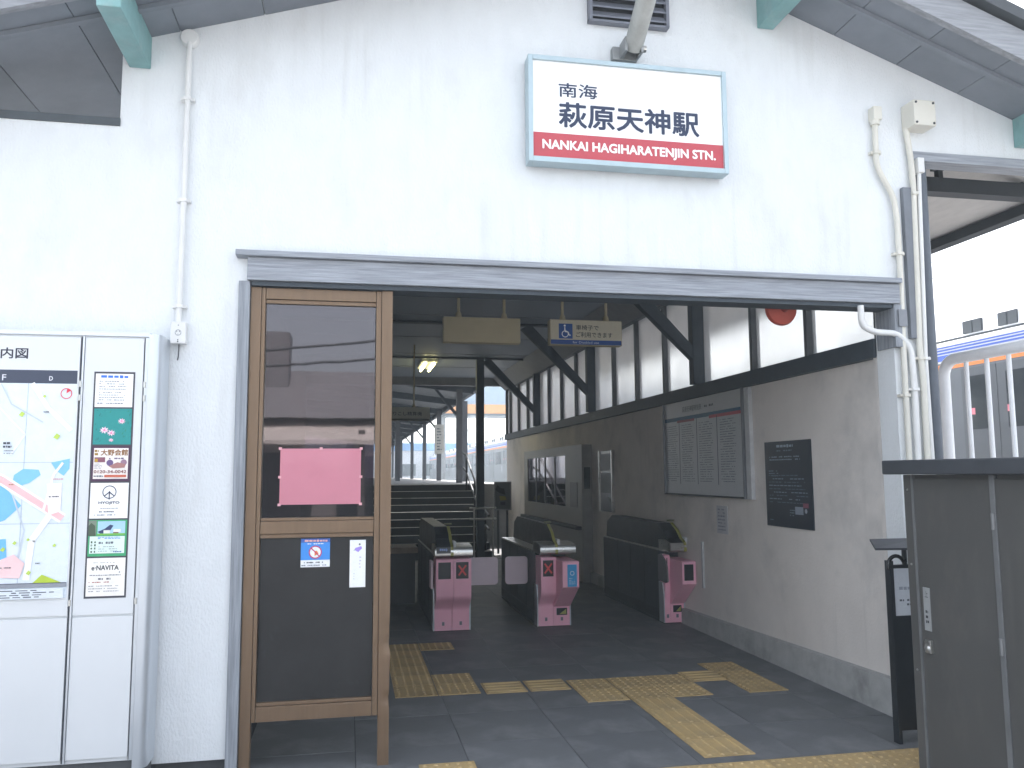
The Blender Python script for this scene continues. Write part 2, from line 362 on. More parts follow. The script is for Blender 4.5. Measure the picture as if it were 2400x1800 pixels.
# lintel, jambs
li = obj('lintel', MB().box(-.567, 3.445, -.055, .16, 2.618, 2.745), GREYWOOD, SB, bevel=.004)
obj('lintel_cap', MB().box(-.627, 3.445, -.085, .02, 2.747, 2.778), GREYWOOD, li, bevel=.003)
obj('lintel_lower_trim', MB().box(-.545, 3.415, -.03, .12, 2.592, 2.616), DARKWOOD, li)
obj('jamb_post', MB().box(-.612, -.552, -.03, .15, 0, 2.616), GREYPOST, SB, bevel=.004)
obj('jamb_post', MB().box(3.405, 3.475, -.045, .15, 2.34, 2.616), GREYPOST, SB, bevel=.003)
obj('corner_strip', MB().box(3.525, 3.592, -.035, .0, 2.40, 3.40), mat('grey_strip', (.17, .185, .21), .6, var=.1), SB, bevel=.003)
obj('notch_trim', MB().box(3.60, 4.9, -.03, .10, 3.59, 3.652), GREYWOOD, SB)
obj('notch_trim', MB().box(-6, -1.262, -.012, .14, 3.46, 3.503), mat('slate_trim', (.075, .088, .10), .7), SB)
# roof: slab, soffit panels, battens, bargeboards, purlins, gutter
rf = obj('roof', MB().prism([(XL, zr(XL)+.022), (AP, zr(AP)+.022), (XR, zr(XR)+.022), (XR, zr(XR)+.16), (AP, zr(AP)+.16), (XL, zr(XL)+.16)], 'y', -.50, 14.2), [EAVE], SB)
obj('roof_sheeting', MB().prism([(XL-.05, zr(XL)+.17), (AP, zr(AP)+.185), (XR+.05, zr(XR)+.17), (XR+.05, zr(XR)+.24), (AP, zr(AP)+.27), (XL-.05, zr(XL)+.24)], 'y', -.60, 14.25), ROOFING, rf)
def slope_strip(xa, xb, y0, y1, dz0, dz1):
    return MB().prism([(xa, zr(xa)+dz0), (xb, zr(xb)+dz0), (xb, zr(xb)+dz1), (xa, zr(xa)+dz1)], 'y', y0, y1)
x = AP
while x < XR-.05:
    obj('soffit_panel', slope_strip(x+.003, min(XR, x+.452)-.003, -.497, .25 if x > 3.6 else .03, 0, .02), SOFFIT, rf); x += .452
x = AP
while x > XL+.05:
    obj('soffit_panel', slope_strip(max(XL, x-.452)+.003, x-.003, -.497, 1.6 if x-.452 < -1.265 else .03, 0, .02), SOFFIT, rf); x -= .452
for a, b in ((XL, AP), (AP, XR)):
    obj('soffit_batten', slope_strip(a, b, -.325, -.285, -.028, -.002), SOFFIT, rf)
    obj('bargeboard', slope_strip(a, b, -.548, -.502, -.03, .165), BARGE, rf)
for xa, zb in ((-1.228, 3.80), (2.553, 4.412), (4.423, 3.741)):
    pu = obj('purlin_end', MB().box(xa, xa+.112, -.63, -.002, zb, zr(xa)+(.03 if xa < 0 else .0)), TEAL, rf, bevel=.006)
gut = obj('gutter', MB().box(XR-.03, XR+.09, -.45, 14.2, zr(XR)-.07, zr(XR)+.018), DKM, rf, bevel=.01)
eb = obj('eave_beam', MB().box(3.66, XR-.04, .55, .66, 3.615, 3.725), DKM, SB)
obj('beam_hanger', MB().box(4.30, 4.335, .58, .63, 3.727, 3.99).box(4.27, 4.36, .575, .635, 3.80, 3.83), DKM, eb)
obj('beam_hanger', MB().box(5.02, 5.05, .58, .63, 3.727, 3.76), DKM, eb)
obj('downpipe', MB().tube([(3.705, .03, 3.585), (3.705, .03, 0)], .04), mat('slate_downpipe', (.10, .115, .14), .5), SB, smooth=True)
# louvred vent high in the gable
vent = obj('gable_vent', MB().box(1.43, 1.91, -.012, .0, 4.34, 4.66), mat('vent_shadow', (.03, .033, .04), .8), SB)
for k in range(5):
    z = 4.355+.062*k
    obj('louvre_slat', MB().prism([(-.014, z+.045), (-.05, z), (-.05, z+.012), (-.014, z+.057)], 'x', 1.433, 1.907), mat('vent_metal', (.19, .20, .235), .5, metal=.2), vent)
obj('vent_frame', MB().box(1.41, 1.43, -.055, -.001, 4.33, 4.67).box(1.91, 1.93, -.055, -.001, 4.33, 4.67).box(1.41, 1.93, -.05, -.001, 4.325, 4.339), mat('vent_metal', (.19, .20, .235), .5), vent)
# right-hand wall: plaster, plinth, sill, posts, glazing, ceiling, knee braces
XW = 3.45
obj('side_wall', MB().box(XW, XW+.16, .185, 13.6, 0, 2.30), INWALL, SB)
obj('corner_face', MB().box(3.4195, XW-.001, .185, .22, 0, 2.31), INWALL, SB)
pl = MB()
ys = [(.19, .232), (3.55, .15), (13.6, .12)]
for (a, za), (b, zb) in zip(ys, ys[1:]):
    pl.add([(XW-.045, a, 0), (XW-.045, b, 0), (XW-.045, b, zb), (XW-.045, a, za), (XW-.001, a, 0), (XW-.001, b, 0), (XW-.001, b, zb+.006), (XW-.001, a, za+.006)],
           [(0, 1, 2, 3), (3, 2, 6, 7), (4, 7, 6, 5), (0, 3, 7, 4), (1, 5, 6, 2)])
obj('plinth', pl, CONC, SB)
obj('window_sill', MB().box(XW-.05, XW+.16, .185, 13.6, 2.302, 2.43), DARKWOOD, SB, bevel=.004)
obj('window_head', MB().box(XW-.04, XW+.15, .185, 13.6, 3.42, 3.66), DARKWOOD, SB)
FR = frosted('frosted_glass')
mull = [.19, 1.06, 1.95, 3.08, 4.02, 4.95, 5.86, 6.85, 7.75, 8.66, 9.55, 10.42, 11.35, 12.25, 13.15, 13.6]
for i, y in enumerate(mull):
    if y in (3.08, 6.85, 10.42):
        po = obj('wall_post', MB().box(XW-.09, XW+.10, y-.055, y+.055, 2.432, 3.418), DARKWOOD, SB, bevel=.004)
        q = MB(); z0, x0, z1, x1 = 2.74, XW-.08, 3.66, 2.46
        q.prism([(x0, z0-.07), (x0, z0+.07), (x1+.07, z1+.03), (x1-.07, z1-.04)], 'y', y-.05, y+.05)
        obj('knee_brace', q, DARKWOOD, SB, bevel=.004)
        obj('tie_beam', MB().box(-.94, XW-.05, y-.05, y+.05, 3.665, 3.695), DARKWOOD, SB)
    else:
        obj('mullion', MB().box(XW-.02, XW+.06, y-.022, y+.022, 2.432, 3.418), mat('grey_mullion', (.11, .12, .13), .55), SB)
    if i+1 < len(mull):
        obj('window_pane', MB().box(XW+.03, XW+.036, y+.024, mull[i+1]-.024, 2.433, 3.417), FR, SB)
obj('ceiling', MB().box(-.95, XW+.0, .185, 13.6, 3.70, 3.74), CEIL, SB)
for k in range(1, 8):
    obj('ceiling_joint_strip', MB().box(-.94, XW-.05, .9+1.82*k-.012, .9+1.82*k+.012, 3.692, 3.699), mat('ceiling_strip', (.22, .24, .27), .6), SB)
obj('header_beam', MB().box(-.95, XW+.16, 13.61, 13.75, 3.52, 3.72), mat('header_timber', (.19, .195, .215), .65), SB)
obj('inner_lintel_board', MB().box(-.94, 3.41, .19, .22, 2.66, 3.69), CEIL, SB)
obj('ceiling_cornice', MB().prism([(XW-.045, 3.42), (XW-.045, 3.69), (XW-.30, 3.69)], 'y', .25, 13.6), mat('cornice_board', (.24, .245, .26), .6), SB)
obj('switch_plate', MB().box(3.425, 3.485, -.058, -.0505, 2.47, 2.58), GREYM, SB)

# ------------------------------------------------------------------ stairs and platform
st = obj('stairs', MB().box(-.95, 2.62, 13.4, 13.7, -.02, 1.19), STEP); tag(st, kind='structure')
RISE, RUN, N = .1325, .30, 10
for i in range(N):
    y0 = 13.7-RUN*(N-i); z = RISE*(i+1)
    s_ = obj('step', MB().box(-.95, 2.62, y0, y0+RUN+.02 if i < N-1 else 13.72, z-RISE, z-.004), STEP, st)
    obj('step_nosing', MB().box(-.94, 2.60, y0-.006, y0+.028, z-.0035, z+.004), mat('nosing_metal_glint', (.85, .85, .83), .3, metal=.3, var=.1), s_)  # metal edge whitened, its glint put into the colour
pf = obj('platform', MB().box(-5, 3.75, 13.74, 110, -.02, 1.33), mat('platform_paving', (.22, .22, .22), .85, var=.12)); tag(pf, kind='structure')
def rail(label, pts_list, r, m, posts=(), name='handrail'):
    t = thing(name, label, 'handrail', pts_list[0][0])
    for P_ in pts_list: obj('rail', MB().tube(P_, r), m, t, smooth=True)
    for a, b in posts: obj('post', MB().tube([a, b], r), m, t, smooth=True)
    return t
zs = lambda y: max(0, min(1.325, (y-10.7)/3*1.325))
rail('steel handrail rising along the edge of the dark stairs', [
    [(2.50, 10.35, .80), (2.50, 10.75, .86), (2.50, 13.4, zs(13.4)+.78), (2.50, 13.9, 2.02)],
    [(2.50, 10.35, .55), (2.50, 10.75, .60), (2.50, 13.4, zs(13.4)+.42), (2.50, 13.9, 1.70)]], .022, DKM,
    [((2.50, y, zs(y)+.001), (2.50, y, zs(y)+.80)) for y in (10.75, 12.1, 13.3)])
gr = thing('guard_rail', 'double steel tube guard rail round the dark column at the stair foot', 'handrail', (2.2, 10.2, 0))
for z in (.94, .75):
    obj('rail', MB().tube([(2.14, 10.25, z), (2.18, 10.15, z), (2.56, 10.15, z), (2.60, 10.25, z)], .02), STEEL, gr, smooth=True)
for x in (2.2, 2.54): obj('post', MB().tube([(x, 10.15, 0), (x, 10.15, .96)], .018), STEEL, gr, smooth=True)
obj_c = obj('column', MB().box(2.28, 2.42, 10.35, 10.49, 0, 3.66), DARKWOOD, bevel=.006, org=(2.35, 10.42, 0)); tag(obj_c, 'dark square timber column at the foot of the stairs', 'column')

# platform canopy with its posts
pc = thing('platform_canopy', 'dark platform canopy roof on slim posts beyond the stairs', 'canopy', (0, 14, 1.33))
obj('canopy_roof', MB().prism([(-5, 4.75), (3.2, 3.80), (3.2, 3.92), (-5, 4.87)], 'y', 14.4, 62), mat('canopy_underside', (.16, .175, .19), .7), pc)
obj('edge_beam', MB().box(3.12, 3.22, 14.4, 62, 3.66, 3.80), DARKWOOD, pc)
for y in (16.4, 20, 23.8, 27, 30, 33.5, 37, 41, 46, 51, 56):
    obj('cross_beam', MB().prism([(-5, 4.52), (3.1, 3.60), (3.1, 3.78), (-5, 4.74)], 'y', y-.06, y+.06), DARKWOOD, pc)
for x, y in ((2.74, 16.4), (3.0, 23.8), (3.05, 30), (3.05, 37), (3.05, 46), (3.05, 56), (.4, 23.8), (.3, 37), (.4, 30), (.3, 46), (1.9, 30), (1.8, 41), (2.4, 50), (1.6, 23.8), (3.35, 19.8)):
    obj('canopy_post', MB().box(x-.075, x+.075, y-.075, y+.075, 1.335, 3.72 if x > 1 else 4.1), mat('grey_post', (.085, .09, .10), .6), pc)
    obj('knee_strut', MB().prism([(x-.04, 3.0), (x+.04, 3.0), (x-.62, 3.78), (x-.70, 3.78)], 'y', y-.03, y+.03), DARKWOOD, pc)
ps = thing('platform_name_board', 'slim white name board on a platform post', 'sign', (3.0, 23.7, 2.25))
obj('panel', MB().box(2.84, 3.16, 23.66, 23.715, 2.25, 3.25), mat('grey_white_panel', (.45, .44, .40), .6), ps)
Print((2.84, 23.66, 2.25), *FRONT).dashes(.08, .1, .24, .9, 8, '50555c', .5, .1, 3).build('lettering', ps)

# far things beyond the platform
fb = thing('footbridge', 'distant footbridge with orange girder and blue grey panelled sides over the tracks', 'bridge', (8, 60, 0))
obj('girder', MB().box(-25, 40, 60, 63, 6.3, 7.03), mat('orange_girder', (.72, .30, .08), .6), fb)
obj('soffit_beam', MB().box(-25, 40, 59.9, 63.1, 6.15, 6.295), DARKWOOD, fb)
for k in range(26):
    xx = -25+2.5*k
    obj('side_panel', MB().box(xx+.03, xx+2.47, 60.1, 60.2, 7.035, 8.7), mat('bluegrey_panel', (.28, .35, .43), .6, rnd=.1), fb)
for xx in (-10, 6.8, 20): obj('pier', MB().box(xx, xx+.6, 60.5, 61.5, -.03, 6.14), CONC, fb)
bd = thing('far_building', 'far white building with a blue roof edge beyond the tracks', 'building', (9, 96, 0))
obj('wall', MB().box(-8, 30, 96, 108, -.03, 4.4), mat('far_white_wall', (.62, .63, .65), .8), bd)
obj('roof', MB().box(-8.2, 30.2, 95.6, 108, 4.405, 5.3), mat('blue_roof_edge', (.12, .27, .50), .6), bd)
for k in range(12): obj('window', MB().box(-6+3*k, -4.2+3*k, 95.9, 96.1, 1.4, 2.8), mat('far_dark_window', (.06, .07, .08), .3), bd)

# ------------------------------------------------------------------ train
def train_car(y0, label):
    L = 19.6; X = 9.5; t = thing('train_car', label, 'train', (X+1.4, y0, .2), 'silver commuter train cars standing in line')
    SIL = mat('train_steel', (.14, .15, .165), .4, metal=.4, var=.04, vs_=2); WH = mat('train_white', (.74, .75, .77), .4, var=.03)
    OR_ = mat('train_orange', (.80, .24, .045), .45, var=.03); BL = mat('train_blue', (.07, .14, .55), .45, var=.03)
    DG = mat('train_door_grey', (.10, .107, .118), .4, metal=.3, var=.04); GL = mat('train_window', (.022, .026, .03), .06, var=.05)
    prof = [(X, .95), (X, 3.58), (X+.10, 3.72), (X+.5, 3.84), (X+1.4, 3.90), (X+2.3, 3.84), (X+2.7, 3.72), (X+2.8, 3.58), (X+2.8, .95)]
    obj('body', MB().prism([(X, .95), (X, 3.30), (X+2.8, 3.30), (X+2.8, .95)], 'y', y0, y0+L), SIL, t)
    obj('roof', MB().prism([(X, 3.302), (X, 3.58), (X+.04, 3.66), (X+.22, 3.70), (X+.6, 3.80), (X+1.4, 3.86), (X+2.2, 3.80), (X+2.6, 3.70), (X+2.76, 3.66), (X+2.8, 3.58), (X+2.8, 3.302)], 'y', y0, y0+L), WH, t)
    obj('orange_band', MB().box(X-.006, X-.001, y0, y0+L, 3.19, 3.275), OR_, t)
    obj('blue_band', MB().box(X-.006, X-.001, y0, y0+L, 3.335, 3.425), BL, t)
    for a, b in ((3.445, 3.475), (3.495, 3.522), (3.542, 3.562)): obj('blue_line', MB().box(X-.006, X-.001, y0, y0+L, a, b), BL, t)
    obj('rain_gutter', MB().box(X-.03, X-.001, y0, y0+L, 3.635, 3.665), DKM, t)
    obj('underframe', MB().box(X+.3, X+2.5, y0+1.5, y0+L-1.5, .5, .948), DKM, t)
    for k in (0, 1):
        for d in (1.6, 3.7):
            yy = y0+d if k == 0 else y0+L-d
            obj('wheel', MB().lathe([(.43, 0), (.43, .12)], (X+.6, yy, .66), 'x', 16), DKM, t)
    nd = [2.4+4.93*k for k in range(4)]
    for c in nd:
        for s in (-1, 1):
            a, b = (y0+c-.73, y0+c-.006) if s < 0 else (y0+c+.006, y0+c+.73)
            d = obj('door_leaf', MB().box(X-.016, X-.001, a, b, 1.28, 3.15), DG, t)
            obj('window_pane', MB().box(X-.021, X-.0165, a+.17, b-.17, 2.19, 3.02), GL, d)
            obj('door_notice', MB().box(X-.024, X-.0215, (a+b)/2+.10, (a+b)/2+.19, 2.42, 2.52), mat('pink_notice', (.75, .22, .27), .5), d)
    for a in nd[:-1]:
        wnd = obj('window', MB().box(X-.012, X-.001, y0+a+1.3, y0+a+3.63, 2.10, 3.03), GREYM, t)
        obj('window_pane', MB().box(X-.016, X-.0125, y0+a+1.37, y0+a+2.44, 2.16, 2.97).box(X-.016, X-.0125, y0+a+2.49, y0+a+3.56, 2.16, 2.97), GL, wnd)
    for k in range(6):
        yy = y0+2.2+3.1*(k-.0) if k < 5 else y0+.1
        ac = obj('roof_unit', MB().prism([(X+.42, 3.72), (X+.46, 4.02), (X+1.3, 4.06), (X+1.3, 3.72)], 'y', yy, yy+1.9), WH, t, bevel=.02)
        for a, b in ((.2, .37), (.40, .57), (.92, 1.10), (1.13, 1.33)): obj('unit_grille', MB().box(X+.40, X+.435, yy+a, yy+b, 3.79, 4.0), DKM, ac)
    obj('side_grille', MB().box(X-.006, X-.001, y0+3.45, y0+3.80, 1.70, 2.06), mat('grille_pale', (.5, .52, .55), .4), t)
    for k in range(5): obj('grille_bar', MB().box(X-.012, X-.0065, y0+3.45, y0+3.80, 1.73+.065*k, 1.755+.065*k), DKM, t)
    return t
c0 = train_car(3.61, 'silver train car with orange and blue bands behind the white pipe railing')
for k in range(1, 5):
    c = copy_tree(c0); c.location.y = 3.61+20.1*k
    c['label'] = 'silver train car with orange and blue bands standing beyond the stairs and platform posts'
tb = obj('track_bed', MB().box(8.6, 13.2, -30, 160, -.03, .16), mat('ballast', (.16, .145, .13), .95, var=.3, vs_=40, bump=.8, bs=90)); tag(tb, kind='structure')
for x in (10.1, 11.6):
    o = obj('track_rail', MB().box(x, x+.07, -30, 160, .165, .24), mat('rail_steel', (.2, .17, .15), .5, metal=.6), org=(x, 0, .16)); tag(o, 'steel running rail under the standing train', 'rail', 'running rails')
for x, z in ((10.9, 5.55), (10.95, 5.25), (11.3, 5.9)):
    o = obj('overhead_wire', MB().tube([(x, -30, z), (x, 30, z-.03), (x, 150, z)], .009, 6), mat('wire_grey', (.16, .17, .19), .5), org=(x, 0, z)); tag(o, 'thin dark overhead line wire strung above the train', 'wire', 'overhead line wires')
for yy in (-8, 40, 85):
    p = thing('catenary_mast', 'grey overhead line mast standing beside the track', 'mast', (14, yy, 0), 'overhead line masts')
    obj('pole', MB().tube([(14, yy, -.03), (14, yy, 7.2)], .13), GREYM, p, smooth=True)
    obj('arm', MB().tube([(14, yy, 6.4), (10.6, yy, 6.2)], .05), GREYM, p, smooth=True)

# ------------------------------------------------------------------ pipe railing on its low wall
lw = obj('low_concrete_wall', MB().box(4.14, 4.46, -3.2, 9, -.03, 1.30), CONC, org=(4.3, 0, 0)); tag(lw, 'low concrete wall carrying the white pipe railing', 'wall')
pr = thing('pipe_railing', 'white painted pipe railing with rounded end on a low concrete wall', 'railing', (4.3, .6, 1.3))
pth = [(4.3, .66, 1.302), (4.3, .66, 2.24)]+[(4.3, .66-.12*(1-math.cos(a)), 2.24+.12*math.sin(a)) for a in [R(18*k) for k in range(1, 6)]]+[(4.3, -3.1, 2.36)]
obj('top_rail', MB().tube(pth, .041, 14), RAILW, pr, smooth=True)
for k in range(18):
    y = .43-.195*k; obj('bar', MB().tube([(4.3, y, 1.38), (4.3, y, 2.335)], .016, 10), RAILW, pr, smooth=True)
obj('bottom_rail', MB().tube([(4.3, .64, 1.40), (4.3, -3.1, 1.40)], .03, 10), RAILW, pr, smooth=True)

# ------------------------------------------------------------------ station name sign
sg = thing('station_sign', 'large white station name sign with a red lower band in a pale metal frame', 'sign', (1.64, 0, 3.37))
obj('sign_box', MB().box(1.022, 2.252, -.105, -.03, 3.392, 4.018), mat('sign_white_face', (.86, .86, .86), .4, var=.015, vs_=3), sg)
FRM = mat('sign_frame', (.42, .52, .56), .4, metal=.3, var=.06)
for a in ((1.006, 1.034, 3.376, 4.034), (2.238, 2.266, 3.376, 4.034)): obj('frame', MB().box(a[0], a[1], -.12, -.02, a[2], a[3]), FRM, sg, bevel=.003)
for a in ((3.376, 3.408), (4.006, 4.034)): obj('frame', MB().box(1.0345, 2.2375, -.12, -.02, a[0], a[1]), FRM, sg, bevel=.003)
for xx in (1.25, 2.0): obj('wall_bracket', MB().box(xx, xx+.05, -.03, -.001, 3.45, 3.95), GREYM, sg)
p = Print((1.022, -.105, 3.392), *FRONT)
p.rect(.013, .018, 1.215, .168, 'bd4a54')
NAVY = '26334f'
p.text('南海', .172, .396, .413, .486, NAVY, .018)
p.text('萩原天神駅', .169, .207, 1.062, .366, NAVY, .026)
p.build('lettering', sg)
p = Print((1.022, -.105-.00025*9, 3.392), *FRONT)
p.caps('NANKAI HAGIHARATENJIN STN.', .068, .068, 1.164, .126, 'f4f4f4', .045)
p.build('lettering', sg)

# stout pipe arm above the sign
pa = thing('wall_pipe', 'stout pale pipe arm bolted to the wall above the station sign', 'pipe', (1.66, 0, 4.12))
obj('pipe', MB().tube([(1.665, -.11, 4.135), (1.655, -.62, 4.46), (1.645, -1.5, 5.02)], .058, 18), mat('aged_pale_pipe', (.40, .41, .39), .55, metal=.15, var=.18, vs_=5, stretch=(2, 2, .7)), pa, smooth=True)
obj('base_plate', MB().box(1.555, 1.715, -.05, -.001, 4.085, 4.17), mat('bracket_grey', (.30, .31, .31), .5, metal=.5, var=.15), pa, bevel=.006)
obj('hinge_lug', MB().box(1.60, 1.615, -.16, -.05, 4.09, 4.18).box(1.70, 1.715, -.16, -.05, 4.09, 4.18), mat('bracket_grey', (.3, .31, .31), .5), pa)
obj('bolt', MB().lathe([(.022, 0), (.022, .03)], (1.716, -.11, 4.135), 'x', 10), STEEL, pa)

# ------------------------------------------------------------------ conduits and boxes on the facade
def conduit(name, label, path, r, m, box=None, clips=(), grp=None, cat='pipe'):
    t = thing(name, label, cat, (path[-1][0], -.03, path[-1][1]), grp)
    pts = [Vector((x, -.032, z)) for x, z in path]; P_ = [pts[0]]
    for i in range(1, len(pts)-1):                                  # round the bends
        a, b, c = pts[i-1], pts[i], pts[i+1]; d = min(.06, (a-b).length*.4, (c-b).length*.4)
        p0 = b+(a-b).normalized()*d; p2 = b+(c-b).normalized()*d
        for k in range(5): u = k/4; P_.append(p0*(1-u)**2+b*2*u*(1-u)+p2*u*u)
    P_.append(pts[-1])
    obj('pipe', MB().tube(P_, r, 12), m, t, smooth=True)
    for x, z in clips: obj('clip', MB().box(x-r-.02, x+r+.02, -.034, -.001, z-.008, z+.008).box(x-r-.003, x+r+.003, -.036-r, -.03, z-.009, z+.009), m, t)
    return t
c1 = conduit('conduit', 'slim white conduit running down the wall to an outlet box', [(-.912, 3.96), (-.912, 3.2), (-.914, 2.8), (-.915, 2.37)], .016, PIPEW, clips=((-.912, 3.63), (-.914, 3.05), (-.915, 2.46)))
obj('round_cover', MB().lathe([(.052, 0), (.052, -.03), (.044, -.042)], (-.914, -.001, 3.99), 'y', 24), PIPEW, c1, smooth=True)
ob = thing('outlet_box', 'small white power outlet box at the foot of the slim conduit', 'outlet', (-.912, 0, 2.25))
obj('box', MB().box(-.950, -.872, -.06, -.001, 2.255, 2.372), PIPEW, ob, bevel=.004)
pp = Print((-.950, -.06, 2.255), *FRONT); pp.ring(.039, .058, .016, .0025, '5c6470'); pp.rects([(.031, .06, .034, .068), (.044, .06, .047, .068), (.0375, .048, .0405, .051)], '2a2f38'); pp.disc(.039, .098, .003, '5c6470').rects([(.036, .018, .042, .022), (.036, .006, .042, .014)], '2a2f38'); pp.build('socket', ob)
obj('flex', MB().tube([(-.912, -.02, 2.255), (-.913, -.02, 2.19), (-.918, -.012, 2.17)], .0035, 6), mat('dark_flex', (.12, .12, .13), .6), ob, smooth=True)
c2 = conduit('conduit', 'cream conduit bending down the right pilaster from a small junction fitting', [(3.347, 3.81), (3.343, 3.527), (3.456, 3.331), (3.472, 3.161), (3.472, 2.793), (3.462, 2.31), (3.455, 0.02)], .018, PIPE, clips=((3.345, 3.62), (3.472, 2.95), (3.46, 2.03)))
obj('junction_fitting', MB().box(3.322, 3.382, -.066, -.001, 3.835, 3.925), PIPE, c2, bevel=.006)
obj('collar', MB().lathe([(.030, 0), (.030, .03)], (3.347, -.034, 3.806), 'z', 14), PIPE, c2)
c3 = conduit('conduit', 'cream conduit dropping from the square junction box under the eave', [(3.574, 3.80), (3.598, 3.60), (3.604, 3.418), (3.580, 2.312), (3.592, 2.15), (3.582, .02)], .019, PIPE, clips=((3.604, 3.36), (3.583, 2.27)))
obj('junction_box', MB().box(3.568, 3.728, -.13, -.001, 3.79, 3.96), PIPE, c3, bevel=.006)
for x in (3.585, 3.711):
    for z in (3.807, 3.943): obj('screw', MB().lathe([(.008, 0), (.008, -.004)], (x, -.13, z), 'y', 8), DKM, c3)
c4 = conduit('conduit', 'thin white conduit beside the grey corner strip with an oblong fitting', [(3.652, 3.50), (3.645, 3.30), (3.618, 2.253), (3.64, .02)], .014, PIPEW, clips=((3.622, 2.27),))
obj('oblong_fitting', MB().box(3.632, 3.678, -.06, -.001, 3.50, 3.60), PIPEW, c4, bevel=.005)
c5 = conduit('conduit', 'white conduit curving out from under the lintel and down the pilaster', [(3.173, 2.60), (3.178, 2.47), (3.26, 2.432), (3.43, 2.428), (3.518, 2.33), (3.526, 2.102), (3.512, .02)], .020, PIPEW, clips=((3.524, 2.07),))

# ------------------------------------------------------------------ information board
IB = thing('information_board', 'tall white area map board with rounded aluminium end post against the wall', 'notice board', (-1.5, -.12, 0))
yb = -.20
obj('cabinet', MB().box(-2.6, -1.022, yb+.012, -.02, .17, 2.262), BOARDW, IB)
obj('top_rail', MB().box(-2.6, -1.02, yb-.003, -.018, 2.262, 2.285), ALU, IB, bevel=.003)
for z0, z1 in ((.19, .862), (.872, 2.252)):
    for a, b in ((-2.1, -1.347), (-1.325, -1.045)):
        obj('front_panel', MB().box(a, b, yb, yb+.011, z0, z1), BOARDW, IB, bevel=.002)
for a, b in ((-1.345, -1.335), (-1.043, -1.037)): obj('seam', MB().box(a, b, yb+.004, yb+.0115, .175, 2.258), SEAM, IB)
for a, b in ((-1.335, -1.327), (-1.037, -1.022)): obj('hinge_strip', MB().box(a, b, yb-.006, yb+.0115, .175, 2.258), ALU, IB)
for z in (2.0, 1.93, .92):
    for x in (-1.338, -1.034): obj('hinge', MB().lathe([(.007, 0), (.007, .03)], (x, yb-.006, z), 'z', 8), STEEL, IB)
n = 16; prof = [(-1.020, -.02), (-1.020, yb-.012)]+[(-1.000+.042*math.sin(a), yb+.052-.064*math.cos(a)) for a in [R(90*k/n) for k in range(n+1)]]+[(-.958, -.02)]
obj('end_post', MB().prism(prof, 'z', .13, 2.275), ALU, IB, smooth=True)
obj('plinth', MB().box(-2.6, -.97, -.17, -.02, -.02, .168), mat('board_plinth', (.09, .095, .10), .8), IB)
# title and map
p = Print((-1.70, yb, .9), *FRONT)
p.text('案内図', -.086, 1.238, .112, 1.294, '23283a', .02)
p.build('title_lettering', IB)
p = Print((-2.0, yb, .96), *FRONT)                                  # map sheet .64 wide
Wm = .645
p.rect(0, 0, Wm, 1.122, 'dfe8f0').rect(0, 1.055, Wm, 1.122, '3c4356')
p.text('F', .30, 1.068, .318, 1.098, 'e8eaf0').text('D', .515, 1.070, .532, 1.092, 'e8eaf0', .02)
p.rects([(.20, .075, .203, 1.055), (.42, .075, .423, 1.055), (0, .66, Wm, .663), (0, .36, Wm, .363)], 'b6c3cf')
p.poly([(0, .60), (.27, .60), (.36, .52), (.42, .45), (.35, .38), (.10, .30), (0, .34)], '7cc0ee')
p.poly([(.37, .535), (.45, .56), (.50, .60), (.49, .625), (.42, .63), (.38, .60)], '83c4f0')
p.poly([(.545, .66), (.63, .68), (.63, .63), (.605, .595), (.57, .62)], '83c4f0')
p.poly([(0, .27), (.36, .29), (.37, .17), (.30, .14), (0, .15)], '74bdf0')
p.line([(.10, .70), (.33, .575), (.50, .46), (.61, .385)], .052, 'f8f8f6').line([(.10, .70), (.33, .575), (.50, .46), (.61, .385)], .03, 'f3c2c4')
p.line([(.44, 1.055), (.52, .93), (.63, .82)], .022, 'f6f7f6').line([(.46, .09), (.475, .28), (.55, .40)], .030, 'f7f7f5').line([(.30, .93), (.42, .80), (.36, .70)], .008, 'f4f6f8').line([(.38, .50), (.44, .33), (.40, .10)], .007, 'c9d2dc').line([(.30, 1.05), (.35, .95), (.50, .86)], .006, 'c6d0da').line([(.52, .42), (.56, .60), (.60, .66)], .012, 'f6efee')
p.poly([(.545, .40), (.60, .42), (.60, .56), (.53, .555)], 'f6eeec')
p.poly([(.33, .105), (.43, .10), (.45, .17), (.40, .215), (.34, .19)], 'f3cfd0').poly([(.49, .075), (.62, .075), (.53, .115)], 'b9cf3c')
for a, b, r in ((.40, .90, .014), (.565, .79, .016), (.40, .27, .010), (.46, .285, .008), (.58, .255, .009), (.47, .125, .012), (.35, .24, .012), (.50, .99, .008)): p.poly([(a-r, b-r*.3), (a+r*.2, b-r), (a+r, b+r*.2), (a, b+r)], 'bfd860')
p.ring(.600, 1.005, .027, .004, 'd8384f').poly([(.600, 1.005), (.622, 1.022), (.602, 1.028)], 'd8384f')
p.dashes(.325, .73, .375, .765, 2, '3a4048', .6, .012, 5).dashes(.33, .70, .375, .725, 2, '5a626c', .4, .004, 6).dashes(.50, .905, .53, .918, 1, '5a626c', .7, .006, 7).dashes(.545, .488, .60, .498, 1, '5a626c', .7, .006, 8).dashes(.345, .148, .40, .156, 1, '40464e', .7, .008, 9).dashes(.50, .165, .525, .175, 1, '5a626c', .7, .006, 10).dashes(.35, .55, .39, .557, 1, 'a8742c', .7, .01, 11).dashes(.56, .575, .615, .583, 1, 'c87880', .7, .008, 12)
p.rects([(0, .055, Wm, .075), (.0, .06, .01, .07)], '8f939c').rect(0, .073, Wm, .076, '3c4356')
p.rect(0, 0, Wm-.012, .05, 'dde4ea').dashes(.04, .004, .62, .046, 4, '4a505c', .5, .05, 13)
p.build('map_sheet', IB)
